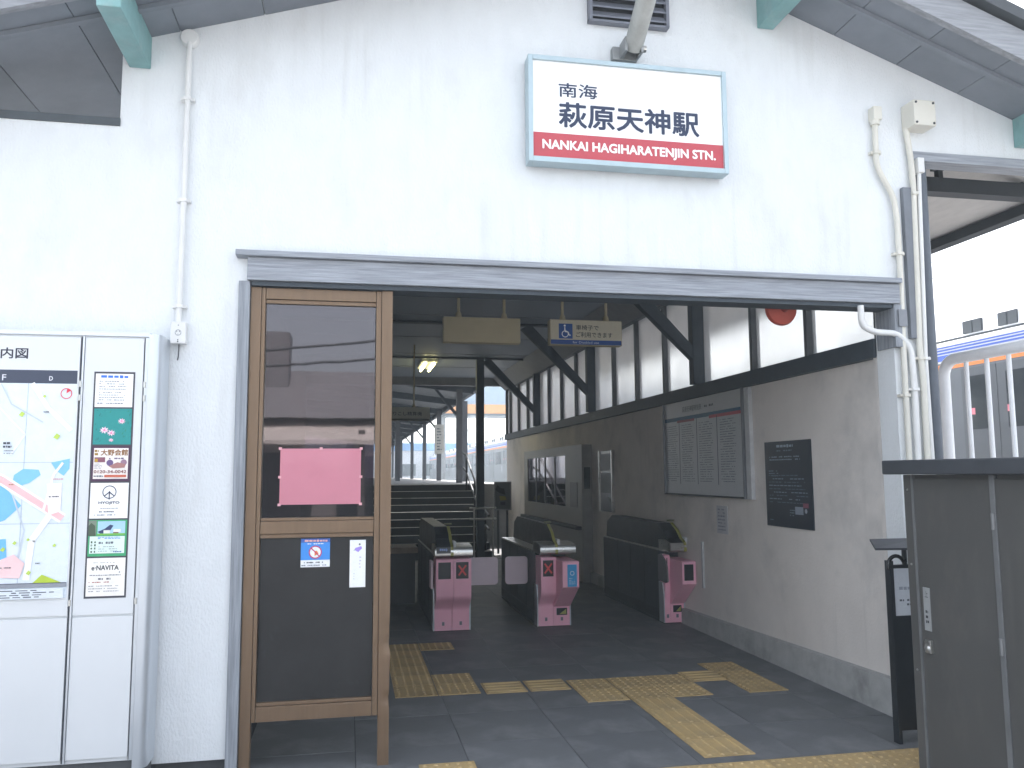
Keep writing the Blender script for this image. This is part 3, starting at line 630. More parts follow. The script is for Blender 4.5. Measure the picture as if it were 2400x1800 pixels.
# advertisement column
A0, A1 = -1.268, -1.090; zz = [2.073, 1.895, 1.706, 1.522, 1.338, 1.152, .958]
fr = MB().box(A0-.008, A1+.008, yb-.0016, yb-.0006, zz[-1]-.006, zz[0]+.006); obj('poster_backing', fr, mat('poster_frame', (.06, .06, .075), .6), IB)
def poster(i, bgc):
    h = zz[i]-zz[i+1]-.008; p = Print((A0, yb-.002, zz[i+1]+.004), *FRONT); w_ = A1-A0; p.rect(0, 0, w_, h, bgc); return p, w_, h
p, w_, h = poster(0, 'f3f3f1'); p.dashes(.025, .147, .155, .163, 1, '2f6fe0', .95, .022, 2).dashes(.018, .085, .165, .138, 4, '777c86', .35, .010, 3).dashes(.018, .03, .160, .080, 4, '777c86', .35, .010, 4).dashes(.012, .012, .165, .026, 1, '777c86', .4, .010, 5); p.build('notice_poster', IB)
p, w_, h = poster(1, '1c8f8c')
rg = random.Random(4)
for k in range(70):
    a, b = rg.uniform(.004, w_-.004), rg.uniform(.004, h-.004); l_ = rg.uniform(.006, .022); an = rg.uniform(.3, 1.2)
    q = [(a, b), (a+l_*math.cos(an), b+l_*math.sin(an)), (a+.004, b+.0015)]
    q = [(min(max(x, 0), w_), min(max(y, 0), h)) for x, y in q]
    p.lay = 2; p.poly(q, rg.choice(['0f6a62', '2bb0a6', '145f70', '38a39a', '0c4f55', '1f7d4a']))
p.lay = 5
for a, b, r in ((.052, .072, .024), (.085, .058, .022), (.132, .118, .020), (.086, .022, .013)):
    p.lay += 1; L_ = p.lay
    for k in range(9):
        p.lay = L_; t = 2*math.pi*k/9
        p.poly([(a, b), (a+r*.55*math.cos(t-.3), b+r*.4*math.sin(t-.3)), (a+r*math.cos(t), b+r*.8*math.sin(t)), (a+r*.55*math.cos(t+.3), b+r*.4*math.sin(t+.3))], 'f7e6ee' if k % 2 else 'f3c4da')
    p.disc(a, b, r*.25, 'e88ab2', 10)
p.build('lotus_poster', IB)
p, w_, h = poster(2, '4a2c48'); p.rect(.008, .012, w_-.008, h-.010, 'f0e9e4').text('大野会館', .040, .128, .168, .160, '8a5a22', .03).dashes(.012, .128, .034, .160, 2, '9c7b2c', .8, .012, 3).rect(.012, .095, .062, .120, '8a5666').rect(.014, .097, .028, .112, 'c8a038').dashes(.08, .108, .165, .120, 1, '6a5a7a', .7, .014, 4).dashes(.012, .062, .06, .090, 4, '8a8f98', .4, .02, 8).disc(.085, .092, .016, '6f5a86').disc(.150, .094, .015, '9a7a8e').poly([(.08, .075), (.12, .095), (.16, .085), (.155, .068), (.10, .064)], 'a87874').text('0120-34-0042', .012, .040, .164, .056, '7e3a34', .02).rect(.062, .020, .164, .032, 'c4654c').dashes(.012, .020, .058, .032, 1, '6a6f78', .7, .01, 6); p.build('hall_poster', IB)
p, w_, h = poster(3, 'f5f5f4'); p.ring(.089, .130, .033, .0045, '2c3150'); p.line([(.089, .130), (.064, .109)], .005, '2c3150').line([(.089, .130), (.114, .109)], .005, '2c3150').line([(.089, .135), (.089, .093)], .005, '2c3150'); p.text('HYOJITO', .040, .068, .138, .084, '2c3150', .03).dashes(.05, .046, .135, .053, 1, '888d98', .6, .008, 2).dashes(.045, .028, .130, .038, 1, '6a6f7c', .7, .008, 3).dashes(.022, .012, .145, .022, 1, '888d98', .6, .008, 4); p.build('logo_poster', IB)
p, w_, h = poster(4, '3fa872'); p.rect(.0, .10, .036, h-.002, '7d8a7a').poly([(0, .10), (.034, .10), (.03, .15), (.012, .165), (0, .15)], '4a5a48').rect(.042, .105, w_-.008, h-.006, 'a9cfe2').poly([(.042, .12), (.075, .135), (.10, .155), (.115, .15), (.10, .125), (.06, .108)], '2f3e66').rects([(.07, .112, .10, .128), (.115, .118, .15, .133)], 'e4e6e2').rects([(.115, .108, .14, .118)], '7a5a4a').rect(.042, .103, w_-.008, .112, '77bd54').rect(.008, .014, w_-.008, .098, 'dff0e8').dashes(.045, .084, .15, .096, 2, '3f86d8', .6, .012, 2).dashes(.05, .058, .135, .074, 1, '67707c', .8, .012, 3).dashes(.05, .020, .14, .052, 3, '9aa2a8', .4, .012, 4).dashes(.014, .016, .022, .078, 4, '46604c', .7, .01, 5).dashes(.030, .016, .038, .078, 4, '46604c', .7, .01, 6).dashes(.12, .018, .165, .026, 1, '3a5fa0', .8, .01, 7); p.build('clinic_poster', IB)
p, w_, h = poster(5, 'f4f0ea'); p.text('e·NAVITA', .022, .126, .148, .150, '23262e', .03).dashes(.03, .160, .155, .166, 1, '8d8d95', .5, .006, 1).dashes(.15, .112, .165, .120, 1, '4a4e66', .8, .006, 9).dashes(.015, .098, .160, .106, 1, '7b7b85', .6, .010, 2).dashes(.055, .078, .125, .090, 1, '6b6b75', .8, .014, 3).dashes(.012, .064, .128, .072, 1, 'b06a64', .7, .009, 4).dashes(.012, .018, .165, .056, 3, '9b9ba2', .35, .009, 5); p.build('service_poster', IB)

# ------------------------------------------------------------------ brown glazed screen
SD = thing('glazed_screen', 'bronze aluminium sliding screen with tinted upper pane and dark lower panel', 'door', (-.16, .03, 0))
F0, F1 = .0, .06
def fbox(nm, a, b, c, d, y0=F0, y1=F1, m=None, bv=.003): return obj(nm, MB().box(a, b, y0, y1, c, d), m or BRONZE, SD, bevel=bv)
fbox('stile', -.549, -.492, .0, 2.590, -.004, .062); 
dm = MB(); NZ, NX = 104, 4; xs = [.168+.06*i/NX for i in range(NX+1)]; dents = ((.640, .224, .030, .013), (.560, .228, .035, -.008), (.345, .226, .022, .014), (.72, .222, .03, .006))
def dent(x, z): return sum(a*math.exp(-((x-dx)/.028)**2-((z-dz)/r)**2) for dz, dx, r, a in dents)
ring = [(x, -.008) for x in xs]+[(.228, y) for y in (.02, .045, .066)]+[(x, .066) for x in xs[::-1][1:]]+[(.168, .03)]
for k in range(NZ+1):
    z = 2.590*k/NZ
    for x, y in ring:
        d = dent(x, z) if y < .03 and x > .17 else 0
        dm.v.append((x-(d*.5 if x > .22 else 0), y+d, z))
n_ = len(ring)
for k in range(NZ):
    for i in range(n_): dm.f.append((k*n_+i, k*n_+(i+1) % n_, (k+1)*n_+(i+1) % n_, (k+1)*n_+i)); dm.mi.append(0)
dm.f += [tuple(range(n_)), tuple(NZ*n_+i for i in range(n_))]; dm.mi += [0, 0]
obj('post', dm, BRONZE, SD, smooth=True)

fbox('stile', -.490, -.470, .258, 2.590); fbox('stile', .137, .166, .258, 2.590)
fbox('top_rail', -.468, .135, 2.525, 2.588); fbox('middle_rail', -.468, .135, 1.235, 1.302); fbox('bottom_rail', -.468, .135, .258, .335)
for a, b in ((2.502, 2.523), (1.304, 1.320), (1.212, 1.2335), (.337, .354)): fbox('glazing_bead', -.468, .135, a, b, .010, .05, None, .002)
fbox('window_pane', -.466, .133, 1.322, 2.500, .028, .034, glass('tinted_glass', (.22, .18, .22), .95, dirt=.012), 0)
fbox('lower_panel', -.466, .133, .356, 1.210, .024, .034, BLACKP, 0)
# dents on the post
pk = thing('pink_paper', 'blank pink paper sheet taped to the tinted pane', 'paper', (-.155, .02, 1.39))
mb = MB(); nx, nz_ = 10, 7; rg = random.Random(3)
for j in range(nz_+1):
    for i in range(nx+1):
        u, v = i/nx, j/nz_; mb.v.append((-.374+.436*u, .0265-.004*rg.random()*(0 < i < nx)*(0 < j < nz_)-.003*math.sin(u*5+v*3)**2, 1.390+.306*v))
for j in range(nz_):
    for i in range(nx): mb.f.append((j*(nx+1)+i, j*(nx+1)+i+1, (j+1)*(nx+1)+i+1, (j+1)*(nx+1)+i)); mb.mi.append(0)
obj('sheet', mb, mat('pink_paper', (.56, .20, .26), .45, var=.03, coat=.25), pk, smooth=True)
tp = mat('clear_tape', (.72, .38, .42), .25)
for x, z in ((-.374, 1.39), (.062, 1.39), (-.374, 1.696), (.062, 1.696), (-.156, 1.696), (-.374, 1.54), (.062, 1.54)):
    obj('tape', MB().box(x-.008, x+.008, .0185, .0195, z-.007, z+.007), tp, pk)
stk = thing('pigeon_sticker', 'square blue and white notice with a red prohibition circle on the dark panel', 'sticker', (-.177, .02, 1.05))
obj('sheet', MB().box(-.254, -.099, .0215, .0235, 1.052, 1.205), ink('f0f3f5'), stk)
p = Print((-.254, .0215, 1.052), *FRONT); p.rect(0, .038, .155, .153, '3f8fe0').rect(0, .132, .155, .153, '3a63b4').dashes(.02, .134, .142, .148, 1, 'e8b0a4', .9, .016, 2).dashes(.035, .121, .142, .129, 1, 'e8f0fa', .7, .012, 3).disc(.077, .080, .032, 'e9eef2').poly([(.055, .075), (.068, .095), (.072, .062)], 'ffffff').poly([(.073, .060), (.095, .072), (.085, .088), (.073, .085)], 'e88a3c').ring(.077, .080, .035, .006, 'c43a6c').line([(.053, .104), (.101, .056)], .006, 'c43a6c').dashes(.018, .020, .142, .030, 1, '4a525c', .8, .008, 4).dashes(.005, .006, .15, .014, 1, '6a727c', .7, .008, 5); p.build('lettering', stk)
ws = thing('white_strip_notice', 'tall narrow white paper strip with a purple mark on the dark panel', 'paper', (.05, .02, .935))
obj('sheet', MB().box(.008, .094, .0215, .0235, .937, 1.193), ink('f2f4f4'), ws)
p = Print((.008, .0215, .937), *FRONT); p.poly([(.028, .212), (.062, .222), (.066, .210), (.045, .190), (.028, .200)], 'a58fe0').disc(.053, .232, .005, '5f6670').poly([(.018, .198), (.028, .206), (.028, .200)], '8f96a0').dashes(.052, .10, .062, .17, 4, 'cfcbdc', .5, .01, 2).dashes(.02, .04, .03, .08, 3, 'd5dadb', .5, .01, 3); p.build('lettering', ws)

# ------------------------------------------------------------------ hanging signs, lamp, bell
def hang_sign(name, label, x0, x1, z0, z1, y, rods, m=SIGNY):
    t = thing(name, label, 'sign', ((x0+x1)/2, y, z0)); obj('sign_box', MB().box(x0, x1, y, y+.09, z0, z1), m, t, bevel=.004)
    for x in rods:
        obj('rod', MB().tube([(x, y+.045, z1-.001), (x, y+.045, 3.699)], .013, 8), SIGNY, t, smooth=True)
        obj('rod_socket', MB().lathe([(.030, 0), (.020, .045)], (x, y+.045, z1), 'z', 12), SIGNY, t)
    return t
hang_sign('hanging_sign', 'blank ivory hanging sign box on two rods inside the entrance', .742, 1.385, 2.630, 2.842, 2.0, (.87, 1.255))
hsn = hang_sign('wheelchair_sign', 'ivory hanging sign with a blue wheelchair symbol and blue lower band', 1.640, 2.272, 2.630, 2.845, 2.0, (1.76, 2.145))
p = Print((1.640, 2.0, 2.630), *FRONT); WI = .632
p.rect(.006, .035, WI-.006, .209, 'c9c2ac').rect(.006, .004, WI-.006, .043, '1d4a92').rect(.075, .052, .195, .180, '1f5099')
p.disc(.127, .163, .009, 'f0f3f7').line([(.127, .150), (.129, .112), (.155, .110), (.166, .080), (.178, .083)], .010, 'f0f3f7').ring(.130, .092, .030, .007, 'f0f3f7')
p.text('車椅子で', .225, .128, .425, .172, '30343c', .012).text('ご利用できます', .225, .066, .545, .112, '30343c', .012).text('for Disabled use', .195, .013, .425, .033, 'c8d6ea')
p.build('lettering', hsn)
fs_ = hang_sign('fare_adjustment_sign', 'grey ivory hanging sign with dark lettering above the stairs', .30, 1.291, 2.43, 2.655, 9.0, (1.03,), mat('grey_ivory_sign', (.50, .50, .42), .6, var=.04))
p = Print((.30, 9.0, 2.43), *FRONT); p.text('のりこし精算機', .30, .085, .86, .15, '33363a', .01).rect(.0, .0, .985, .035, '5b5a4c'); p.build('lettering', fs_)
lp = thing('ceiling_lamp', 'lit twin tube fluorescent lamp under the concourse ceiling', 'lamp', (1.43, 11, 3.5))
obj('housing', MB().box(1.28, 1.58, 10.5, 11.6, 3.62, 3.698), GREYM, lp)
for x in (1.35, 1.51): obj('tube', MB().tube([(x, 10.45, 3.585), (x, 11.6, 3.585)], .020, 10), emit('lit_tube', (1, .88, .40), 5.0), lp, smooth=True)
bl = thing('alarm_bell', 'round red alarm bell hanging behind the lintel in front of the frosted panes', 'bell', (2.82, .3, 2.5))
obj('gong', MB().lathe([(.108, 0), (.112, -.012), (.104, -.035), (.06, -.055), (.02, -.060)], (2.822, .34, 2.635), 'y', 28), mat('red_bell', (.50, .075, .045), .4, var=.06), bl, smooth=True)
obj('boss', MB().lathe([(.028, -.058), (.024, -.075), (.01, -.078)], (2.822, .34, 2.635), 'y', 16), mat('red_boss', (.30, .05, .04), .4), bl, smooth=True)
obj('bracket', MB().box(2.79, 2.855, .345, .385, 2.58, 3.0).box(2.79, 2.855, .222, .385, 2.95, 3.0), DKM, bl)

# ------------------------------------------------------------------ posters and things on the right-hand wall
tt = thing('timetable_board', 'large framed timetable with a red and blue heading on the side wall', 'notice board', (XW, 3.0, 1.32))
obj('backing', MB().box(XW-.03, XW-.001, 2.12, 3.98, 1.335, 2.298), mat('timetable_sheet', (.40, .42, .44), .35, var=.04), tt)
for a in ((2.10, 2.12), (3.98, 4.0)): obj('frame', MB().box(XW-.05, XW-.001, a[0], a[1], 1.318, 2.30), GREYM, tt)
for a in ((1.318, 1.3345),): obj('frame', MB().box(XW-.05, XW-.001, 2.1205, 3.9795, a[0], a[1]), DKM, tt)
p = Print((XW-.03, 3.98, 1.335), *SIDE); Wt = 1.86
p.rect(.01, .76, Wt-.01, .80, '2f5a78').rect(.35, .74, .80, .765, '8f4a58').rect(1.15, .74, Wt-.02, .77, 'b0505e').rect(.30, .80, 1.3, .80, '808890')
p.text('萩原天神駅時刻表', .50, .84, .98, .90, '3a424c').dashes(1.05, .85, 1.30, .885, 1, '3a424c', .7, .04, 3)
for k, a in enumerate((.02, .44, .88, 1.36)): p.dashes(a+.03, .12, a+.36, .72, 26, '565f6c', .35, .02, 30+k)
p.rects([(a, .1, a+.014, .76) for a in (.40, .85, 1.32)], '4a545e')
p.build('timetable_print', tt)
wc = thing('wall_channel', 'slim pale metal channel on the side wall beside the timetable', 'trim', (XW, 2.06, 1.31)); obj('channel', MB().box(XW-.04, XW-.001, 1.99, 2.075, 1.315, 2.295), mat('pale_channel', (.5, .51, .52), .5), wc, bevel=.004)
bp_ = thing('dark_poster', 'dark navy poster with pale lines of text on the side wall', 'poster', (XW, 1.43, 1.11))
obj('sheet', MB().box(XW-.012, XW-.001, 1.075, 1.785, 1.11, 1.80), mat('navy_poster', (.018, .026, .038), .35, var=.05), bp_)
p = Print((XW-.012, 1.785, 1.11), *SIDE)
p.dashes(.20, .635, .46, .665, 1, '9aa6b4', .8, .04, 2).dashes(.20, .605, .50, .622, 1, '6a7684', .7, .04, 3)
p.dashes(.08, .53, .66, .575, 2, '8a96a6', .5, .02, 4).dashes(.06, .40, .22, .46, 3, '7a8696', .4, .03, 5)
for k in range(9): p.dashes(.06, .19+.027*k, .66, .205+.027*k, 1, '8794a4' if k % 2 else '5a6878', .6, .05, 20+k)
p.rect(.46, .11, .58, .17, '8d97a6').rect(.58, .165, .66, .20, '8a5266').disc(.62, .14, .018, 'a0a6b0').dashes(.38, .09, .46, .15, 3, '78848f', .5, .02, 6).dashes(.06, .045, .13, .06, 1, '7a8696', .6, .02, 7)
p.build('poster_print', bp_)
wn = thing('wall_notice', 'small pale paper notice with columns of faint writing on the side wall', 'paper', (XW, 2.66, .99)); obj('sheet', MB().box(XW-.006, XW-.001, 2.55, 2.78, .98, 1.24), mat('faded_paper', (.50, .50, .52), .7), wn)
Print((XW-.006, 2.78, .98), *SIDE).dashes(.03, .02, .20, .24, 7, '7a7f8e', .5, .03, 3).build('lettering', wn)
cs = thing('wall_corner_guard', 'thin pale vertical strip on the side wall beside the ticket gate', 'trim', (XW, 3.12, .42)); obj('strip', MB().box(XW-.02, XW-.001, 3.105, 3.135, .42, .87), mat('pale_channel', (.5, .51, .52), .5), cs)
fp = thing('framed_notice', 'tall framed notice with bright edges on the side wall beyond the timetable', 'notice board', (XW, 6.1, 1.03))
obj('frame', MB().box(XW-.04, XW-.001, 5.90, 5.925, 1.03, 1.86), STEEL, fp); obj('frame', MB().box(XW-.04, XW-.001, 6.475, 6.50, 1.03, 1.86), STEEL, fp); obj('sheet', MB().box(XW-.02, XW-.001, 5.9255, 6.4745, 1.035, 1.855), mat('blue_dark_sheet', (.06, .075, .095), .3), fp)
Print((XW-.02, 6.47, 1.035), *SIDE).rect(.03, .55, .51, .78, '6a6f78').rect(.03, .25, .51, .52, '26333f').build('notice_print', fp)
# shallow glazed bay of the station office
ofb = thing('office_bay', 'shallow dark office bay with a row of window panes beyond the gates', 'counter', (3.3, 8.8, 0))
BAY = mat('bay_grey', (.30, .295, .285), .5, var=.08)
obj('lower_wall', MB().box(3.30, XW-.001, 6.95, 11, 0, 1.04), BAY, ofb); obj('head', MB().box(3.30, XW-.001, 6.95, 11, 1.83, 1.97), BAY, ofb)
obj('end_panel', MB().box(3.30, XW-.001, 6.95, 7.9, 1.041, 1.829), BAY, ofb); obj('end_panel', MB().box(3.30, XW-.001, 10.7, 11, 1.041, 1.829), BAY, ofb)
obj('counter_ledge', MB().box(3.22, 3.299, 7.0, 11, .74, .79), DKM, ofb)
for y in (8.6, 9.3, 10.0): obj('glazing_bar', MB().box(3.30, 3.34, y-.02, y+.02, 1.041, 1.829), GREYM, ofb)
gp = [7.9, 8.58, 8.62, 9.28, 9.32, 9.98, 10.02, 10.7]
for k in range(4): obj('window_pane', MB().box(3.312, 3.318, gp[2*k], gp[2*k+1], 1.042, 1.828), glass('office_glass', (.5, .55, .58), 1, .03), ofb)
obj('blind', MB().box(3.39, 3.41, 7.95, 10.65, 1.32, 1.80), mat('office_blind', (.55, .58, .62), .8), ofb)
op = obj('bay_poster', MB().box(3.292, 3.299, 7.2, 7.6, 1.05, 1.42), mat('bay_poster', (.16, .16, .17), .5), ofb)
dp = obj('dark_notice', MB().box(3.33, 3.42, 6.938, 6.949, 1.33, 1.64), mat('dark_notice', (.02, .028, .03), .3), ofb)
fm = thing('framed_picture', 'framed picture with a dark figure shape and yellow patch near the stair column', 'picture', (2.95, 11.5, .85))
obj('frame', MB().box(2.80, 3.14, 11.5, 11.54, .84, 1.40), GREYM, fm); obj('stand', MB().box(2.86, 2.9, 11.52, 11.56, 0, .839).box(3.04, 3.08, 11.52, 11.56, 0, .839), DKM, fm)
Print((2.80, 11.5, .84), *FRONT).rect(.025, .025, .315, .535, '5b6064').poly([(.02, .40), (.06, .50), (.12, .44), (.20, .42), (.22, .30), (.10, .34)], '23282c').poly([(.10, .28), (.22, .27), (.24, .20), (.12, .19)], '8a8440').rect(.12, .10, .22, .16, '34384a').build('picture_print', fm)

# ------------------------------------------------------------------ ticket gates
def front_half(x0, x1, yf, p_, ztop, zs0=.20, zs1=.37):
    pts = [(yf+.12, .01), (yf, .01), (yf, zs0)]
    if p_ > .25: zs0, zs1 = .19, .44
    for k in range(1, 8):
        u = k/8; pts.append((yf-p_*(u if p_ > .25 else u*u*(3-2*u)), zs0+(zs1-zs0)*u))
    pts += [(yf-p_, zs1), (yf-p_, ztop-.01), (yf-p_+.01, ztop), (yf+.12, ztop)]
    return MB().prism(pts, 'x', x0, x1)
def gate(label, x0, x1, yf, L, halves, hood, pole_x, bar):
    t = thing('ticket_gate', label, 'ticket gate', ((x0+x1)/2, yf, 0), 'pink fronted ticket gates')
    obj('body', MB().box(x0, x1, yf+.125, yf+L, .02, .735), GATE, t, bevel=.008)
    obj('base', MB().box(x0-.004, x1+.004, yf+.02, yf+L-.02, 0, .019), DKM, t)
    for x in (x0-.012, x1): obj('side_trim', MB().prism([(yf-.004, .01), (yf-.004, .30), (yf+.03, .42), (yf+.13, .42), (yf+.13, .01)], 'x', x, x+.0115), ALU, t)
    for hx0, hx1, p_, zt, disp in halves:
        h = obj('front_panel', front_half(hx0+.002, hx1-.002, yf, p_, zt), PINK, t, smooth=True)
        if disp != 'sticker':
            d = obj('display', MB().box(hx0+.022, hx1-.03, yf-p_-.004, yf-p_-.0005, zt-.19, zt-.03), BLK, h)
        if disp == 'x':
            m_ = (hx0+hx1)/2-.004; q = Print((m_, yf-p_-.004, zt-.11), *FRONT); red = emit('red_lamp', (.42, .05, .05), .05)
            for a in (1, -1): q.line([(-.036, -.048*a), (.036, .048*a)], .017, red)
            q.build('cross_mark', h)
        if disp == 'sticker':
            obj('sticker', MB().box(hx0+.05, hx1-.025, yf-p_-.003, yf-p_-.0005, zt-.245, zt-.03), ink('3f9fd8'), h)
            q = Print((hx0+.05, yf-p_-.003, zt-.245), *FRONT); q.ring((hx1-hx0-.075)/2, .13, .022, .006, 'd8eefa').dashes(.015, .02, hx1-hx0-.09, .09, 4, 'c4e4f5', .4, .02, 3).build('sticker_print', h)
        lk = obj('lock', MB().box((hx0+hx1)/2-.012, (hx0+hx1)/2+.012, yf-.004, yf-.0005, .06, .095), GREYM, h)
        if p_ > .25: obj('slot', MB().box(hx0+.03, hx1-.03, yf-.006, yf-.0005, .115, .185), BLK, h); obj('slot_arrow', MB().prism([(hx0+.06, .125), (hx1-.04, .175), (hx1-.04, .125)], 'y', yf-.009, yf-.0065), YEL, h)
    for k in range(1, 4): obj('side_seam', MB().box(x0-.0025, x0-.0002, yf+.13+k*.46, yf+.136+k*.46, .05, .72), BLK, t)
    obj('kick_plate', MB().box(x0-.004, x0-.0004, yf+.14, yf+L-.02, .03, .13), DKM, t)
    obj('side_sensor', MB().box(x0-.004, x0-.0004, yf+.4, yf+.52, .55, .60), BLK, t)
    obj('top_plate', MB().box(x0+.005, x1-.005, yf+.03, yf+L, .736, .75), STEEL, t)
    a, b = bar
    obj('steel_nose', MB().prism([(yf+.20, .752), (yf-.10, .735), (yf-.135, .752), (yf-.14, .80), (yf-.12, .83), (yf+.02, .848), (yf+.20, .848)], 'x', a, b), STEEL, t, smooth=True)
    fin = [(yf-.145, .75), (yf-.13, .835), (yf-.03, .875), (yf+.06, .95), (yf+.22, 1.02), (yf+L-.3, 1.03), (yf+L-.1, .95), (yf+L-.05, .752), (yf+.21, .752), (yf+.20, .853), (yf-.02, .84)]
    obj('sensor_hood', MB().prism([(y+.012, z-.004) for y, z in fin[1:8]]+[(yf+.205, .752), (yf+.205, .855), (yf+.0, .855)], 'x', hood[0], hood[1]), mat('hood_black', (.012, .014, .018), .4), t)
    yl = MB(); e = fin[:5]
    for (ya, za), (yb_, zb) in zip(e, e[1:]): yl.add([(pole_x-.014, ya, za), (pole_x+.014, ya, za), (pole_x+.014, yb_, zb), (pole_x-.014, yb_, zb), (pole_x-.014, ya+.02, za-.01), (pole_x+.014, ya+.02, za-.01), (pole_x+.014, yb_+.02, zb-.01), (pole_x-.014, yb_+.02, zb-.01)], [(0, 1, 2, 3), (7, 6, 5, 4), (0, 3, 7, 4), (1, 5, 6, 2), (0, 4, 5, 1), (3, 2, 6, 7)])
    obj('yellow_strip', yl, YEL, t)
    obj('crossbar', MB().tube([(pole_x-.04, yf+.25, 1.04), (pole_x+.04, yf+.25, 1.04)], .008, 8), mat('olive_bar', (.22, .23, .15), .4), t)
    obj('card_reader', MB().box(pole_x+.016, pole_x+.045, yf-.10, yf+.10, .825, .885), mat('pale_reader', (.62, .64, .66), .35), t, bevel=.006)
    return t
g1 = gate('pink ticket gate with a black card reader hood and red cross, beside the glazed screen', .845, 1.195, 3.70, 2.1, ((.845, 1.02, .15, .72, 'off'), (1.02, 1.195, .15, .72, 'x')), (.86, 1.00), 1.005, (.835, 1.21))
rd = obj('reader_panel', MB().prism([(3.545, .775), (3.56, .84), (3.74, .915), (3.78, .86), (3.62, .79)], 'x', .85, .99), BLK, g1, bevel=.004)
q = Print((.85, 3.545, .775), (1, 0, 0), Vector((0, .015, .065)).normalized(), Vector((0, -.065, .015)).normalized()); q.dashes(.03, .02, .11, .055, 1, '8fa6d8', .8, .015, 2).build('reader_display', rd)
g2 = gate('pink ticket gate with red cross and blue sticker standing alone between the lanes', 1.905, 2.235, 3.72, 2.1, ((1.905, 2.065, .13, .71, 'x'), (2.065, 2.235, .38, .69, 'sticker')), (2.055, 2.085), 2.07, (1.90, 2.27))
g3 = gate('pink ticket gate with dark display standing against the side wall', 3.225, 3.435, 3.62, 2.1, ((3.225, 3.285, .02, .70, 'none'), (3.285, 3.435, .34, .665, 'off')), (3.255, 3.40), 3.41, (3.25, 3.43))
def flap(x0, x1, y, t, m=LILAC, z0=.375, z1=.665):
    r = .035; c = [(x0+r, z0+r, 180), (x1-r, z0+r, 270), (x1-r, z1-r, 0), (x0+r, z1-r, 90)]
    pts = [(a+r*math.cos(R(s+22.5*k)), b+r*math.sin(R(s+22.5*k))) for a, b, s in c for k in range(5)]
    obj('flap', MB().prism(pts, 'y', y, y+.025), m, t, bevel=.004)
obj('side_pad', MB().box(.805, .832, 3.68, 3.86, .42, .69), LILAC, g1, bevel=.006); flap(1.20, 1.575, 4.2, g1); flap(1.654, 1.90, 4.2, g2)
fl3 = MB(); pts = [(3.70, .44), (3.70, .70), (3.63, .71), (3.52, .66), (3.47, .60), (3.45, .45), (3.50, .43)]
fl3.prism([(y, z) for y, z in pts], 'x', 3.19, 3.211); obj('flap', fl3, mat('grey_flap', (.16, .16, .165), .5), g3, bevel=.004)
ct = thing('low_counter', 'low dark counter with a tan top left of the ticket gates', 'counter', (.2, 5.9, 0))
obj('front', MB().box(-.9, .80, 5.6, 6.1, 0, .60), mat('dark_counter', (.045, .05, .055), .5), ct); obj('top', MB().box(-.9, .83, 5.56, 6.12, .602, .67), mat('tan_top', (.33, .26, .19), .55, var=.15), ct, bevel=.004)

# ------------------------------------------------------------------ steel cabinet and leaflet stand at the right
cb = thing('steel_cabinet', 'tall charcoal steel cabinet with an overhanging cap and a small lock plate', 'cabinet', (3.1, -1.8, 0))
CX = 2.70
obj('carcass', MB().box(CX+.012, 3.75, -2.9, -1.03, 0, 1.533), CAB, cb)
obj('corner_post', MB().box(CX, CX+.05, -1.062, -1.0, 0, 1.533), CAB, cb, bevel=.004)
for a, b in ((-1.075, -1.0625), (-1.60, -1.572)): obj('frame_strip', MB().box(CX-.006, CX+.011, a, b, 0, 1.532), mat('cabinet_edge', (.19, .195, .20), .4, metal=.3), cb, bevel=.002)
obj('door_panel', MB().box(CX, CX+.011, -1.570, -1.077, .03, 1.515), CAB, cb, bevel=.002); obj('door_panel', MB().box(CX-.002, CX+.011, -2.15, -1.602, .03, 1.515), CAB, cb, bevel=.002); obj('door_panel', MB().box(CX, CX+.011, -2.85, -2.155, .03, 1.515), CAB, cb, bevel=.002)
obj('cap', MB().box(CX-.07, 3.80, -2.95, -.935, 1.535, 1.605), mat('cabinet_cap', (.045, .05, .058), .5), cb, bevel=.008)
lk = obj('lock_plate', MB().box(CX-.004, CX-.0005, -1.150, -1.105, .80, 1.0), mat('plate_grey', (.30, .31, .31), .45), cb)
q = Print((CX-.004, -1.105, .80), *SIDE); q.text('上', .012, .155, .034, .185, '2c2f34').dashes(.012, .03, .034, .10, 3, '2c2f34', .6, .012, 3).build('lettering', lk)
obj('handle', MB().lathe([(.018, 0), (.02, -.02), (.008, -.028)], (CX-.0005, -1.135, .72), 'x', 14), STEEL, cb, smooth=True); obj('latch', MB().box(CX-.02, CX-.0005, -1.155, -1.115, .70, .76), STEEL, cb, bevel=.004)
for z in (.25, .78, 1.30): obj('hinge', MB().lathe([(.009, 0), (.009, .07)], (CX-.008, -1.586, z), 'z', 10), mat('cabinet_edge', (.19, .195, .20), .4), cb, smooth=True)
for z in (.12, .6, 1.1, 1.46): obj('screw', MB().lathe([(.006, 0), (.005, -.003)], (CX-.0005, -1.03, z), 'x', 8), STEEL, cb)
ls = thing('leaflet_stand', 'slim black stand with a flat top tray and a white sheet on its front', 'stand', (3.22, -.27, 0))
obj('board', MB().box(3.115, 3.36, -.275, -.245, .07, 1.005), BLK, ls, bevel=.003)
for x in (3.105, 3.35): obj('leg', MB().box(x, x+.022, -.285, -.235, 0, 1.03), BLK, ls)
obj('tray', MB().add([(3.005, -.30, 1.095), (3.42, -.42, 1.10), (3.42, -.14, 1.135), (3.08, -.14, 1.135), (3.005, -.30, 1.107), (3.42, -.42, 1.112), (3.42, -.14, 1.147), (3.08, -.14, 1.147)], [(0, 3, 2, 1), (4, 5, 6, 7), (0, 1, 5, 4), (1, 2, 6, 5), (2, 3, 7, 6), (3, 0, 4, 7)]), mat('slate_tray', (.05, .053, .062), .4), ls)
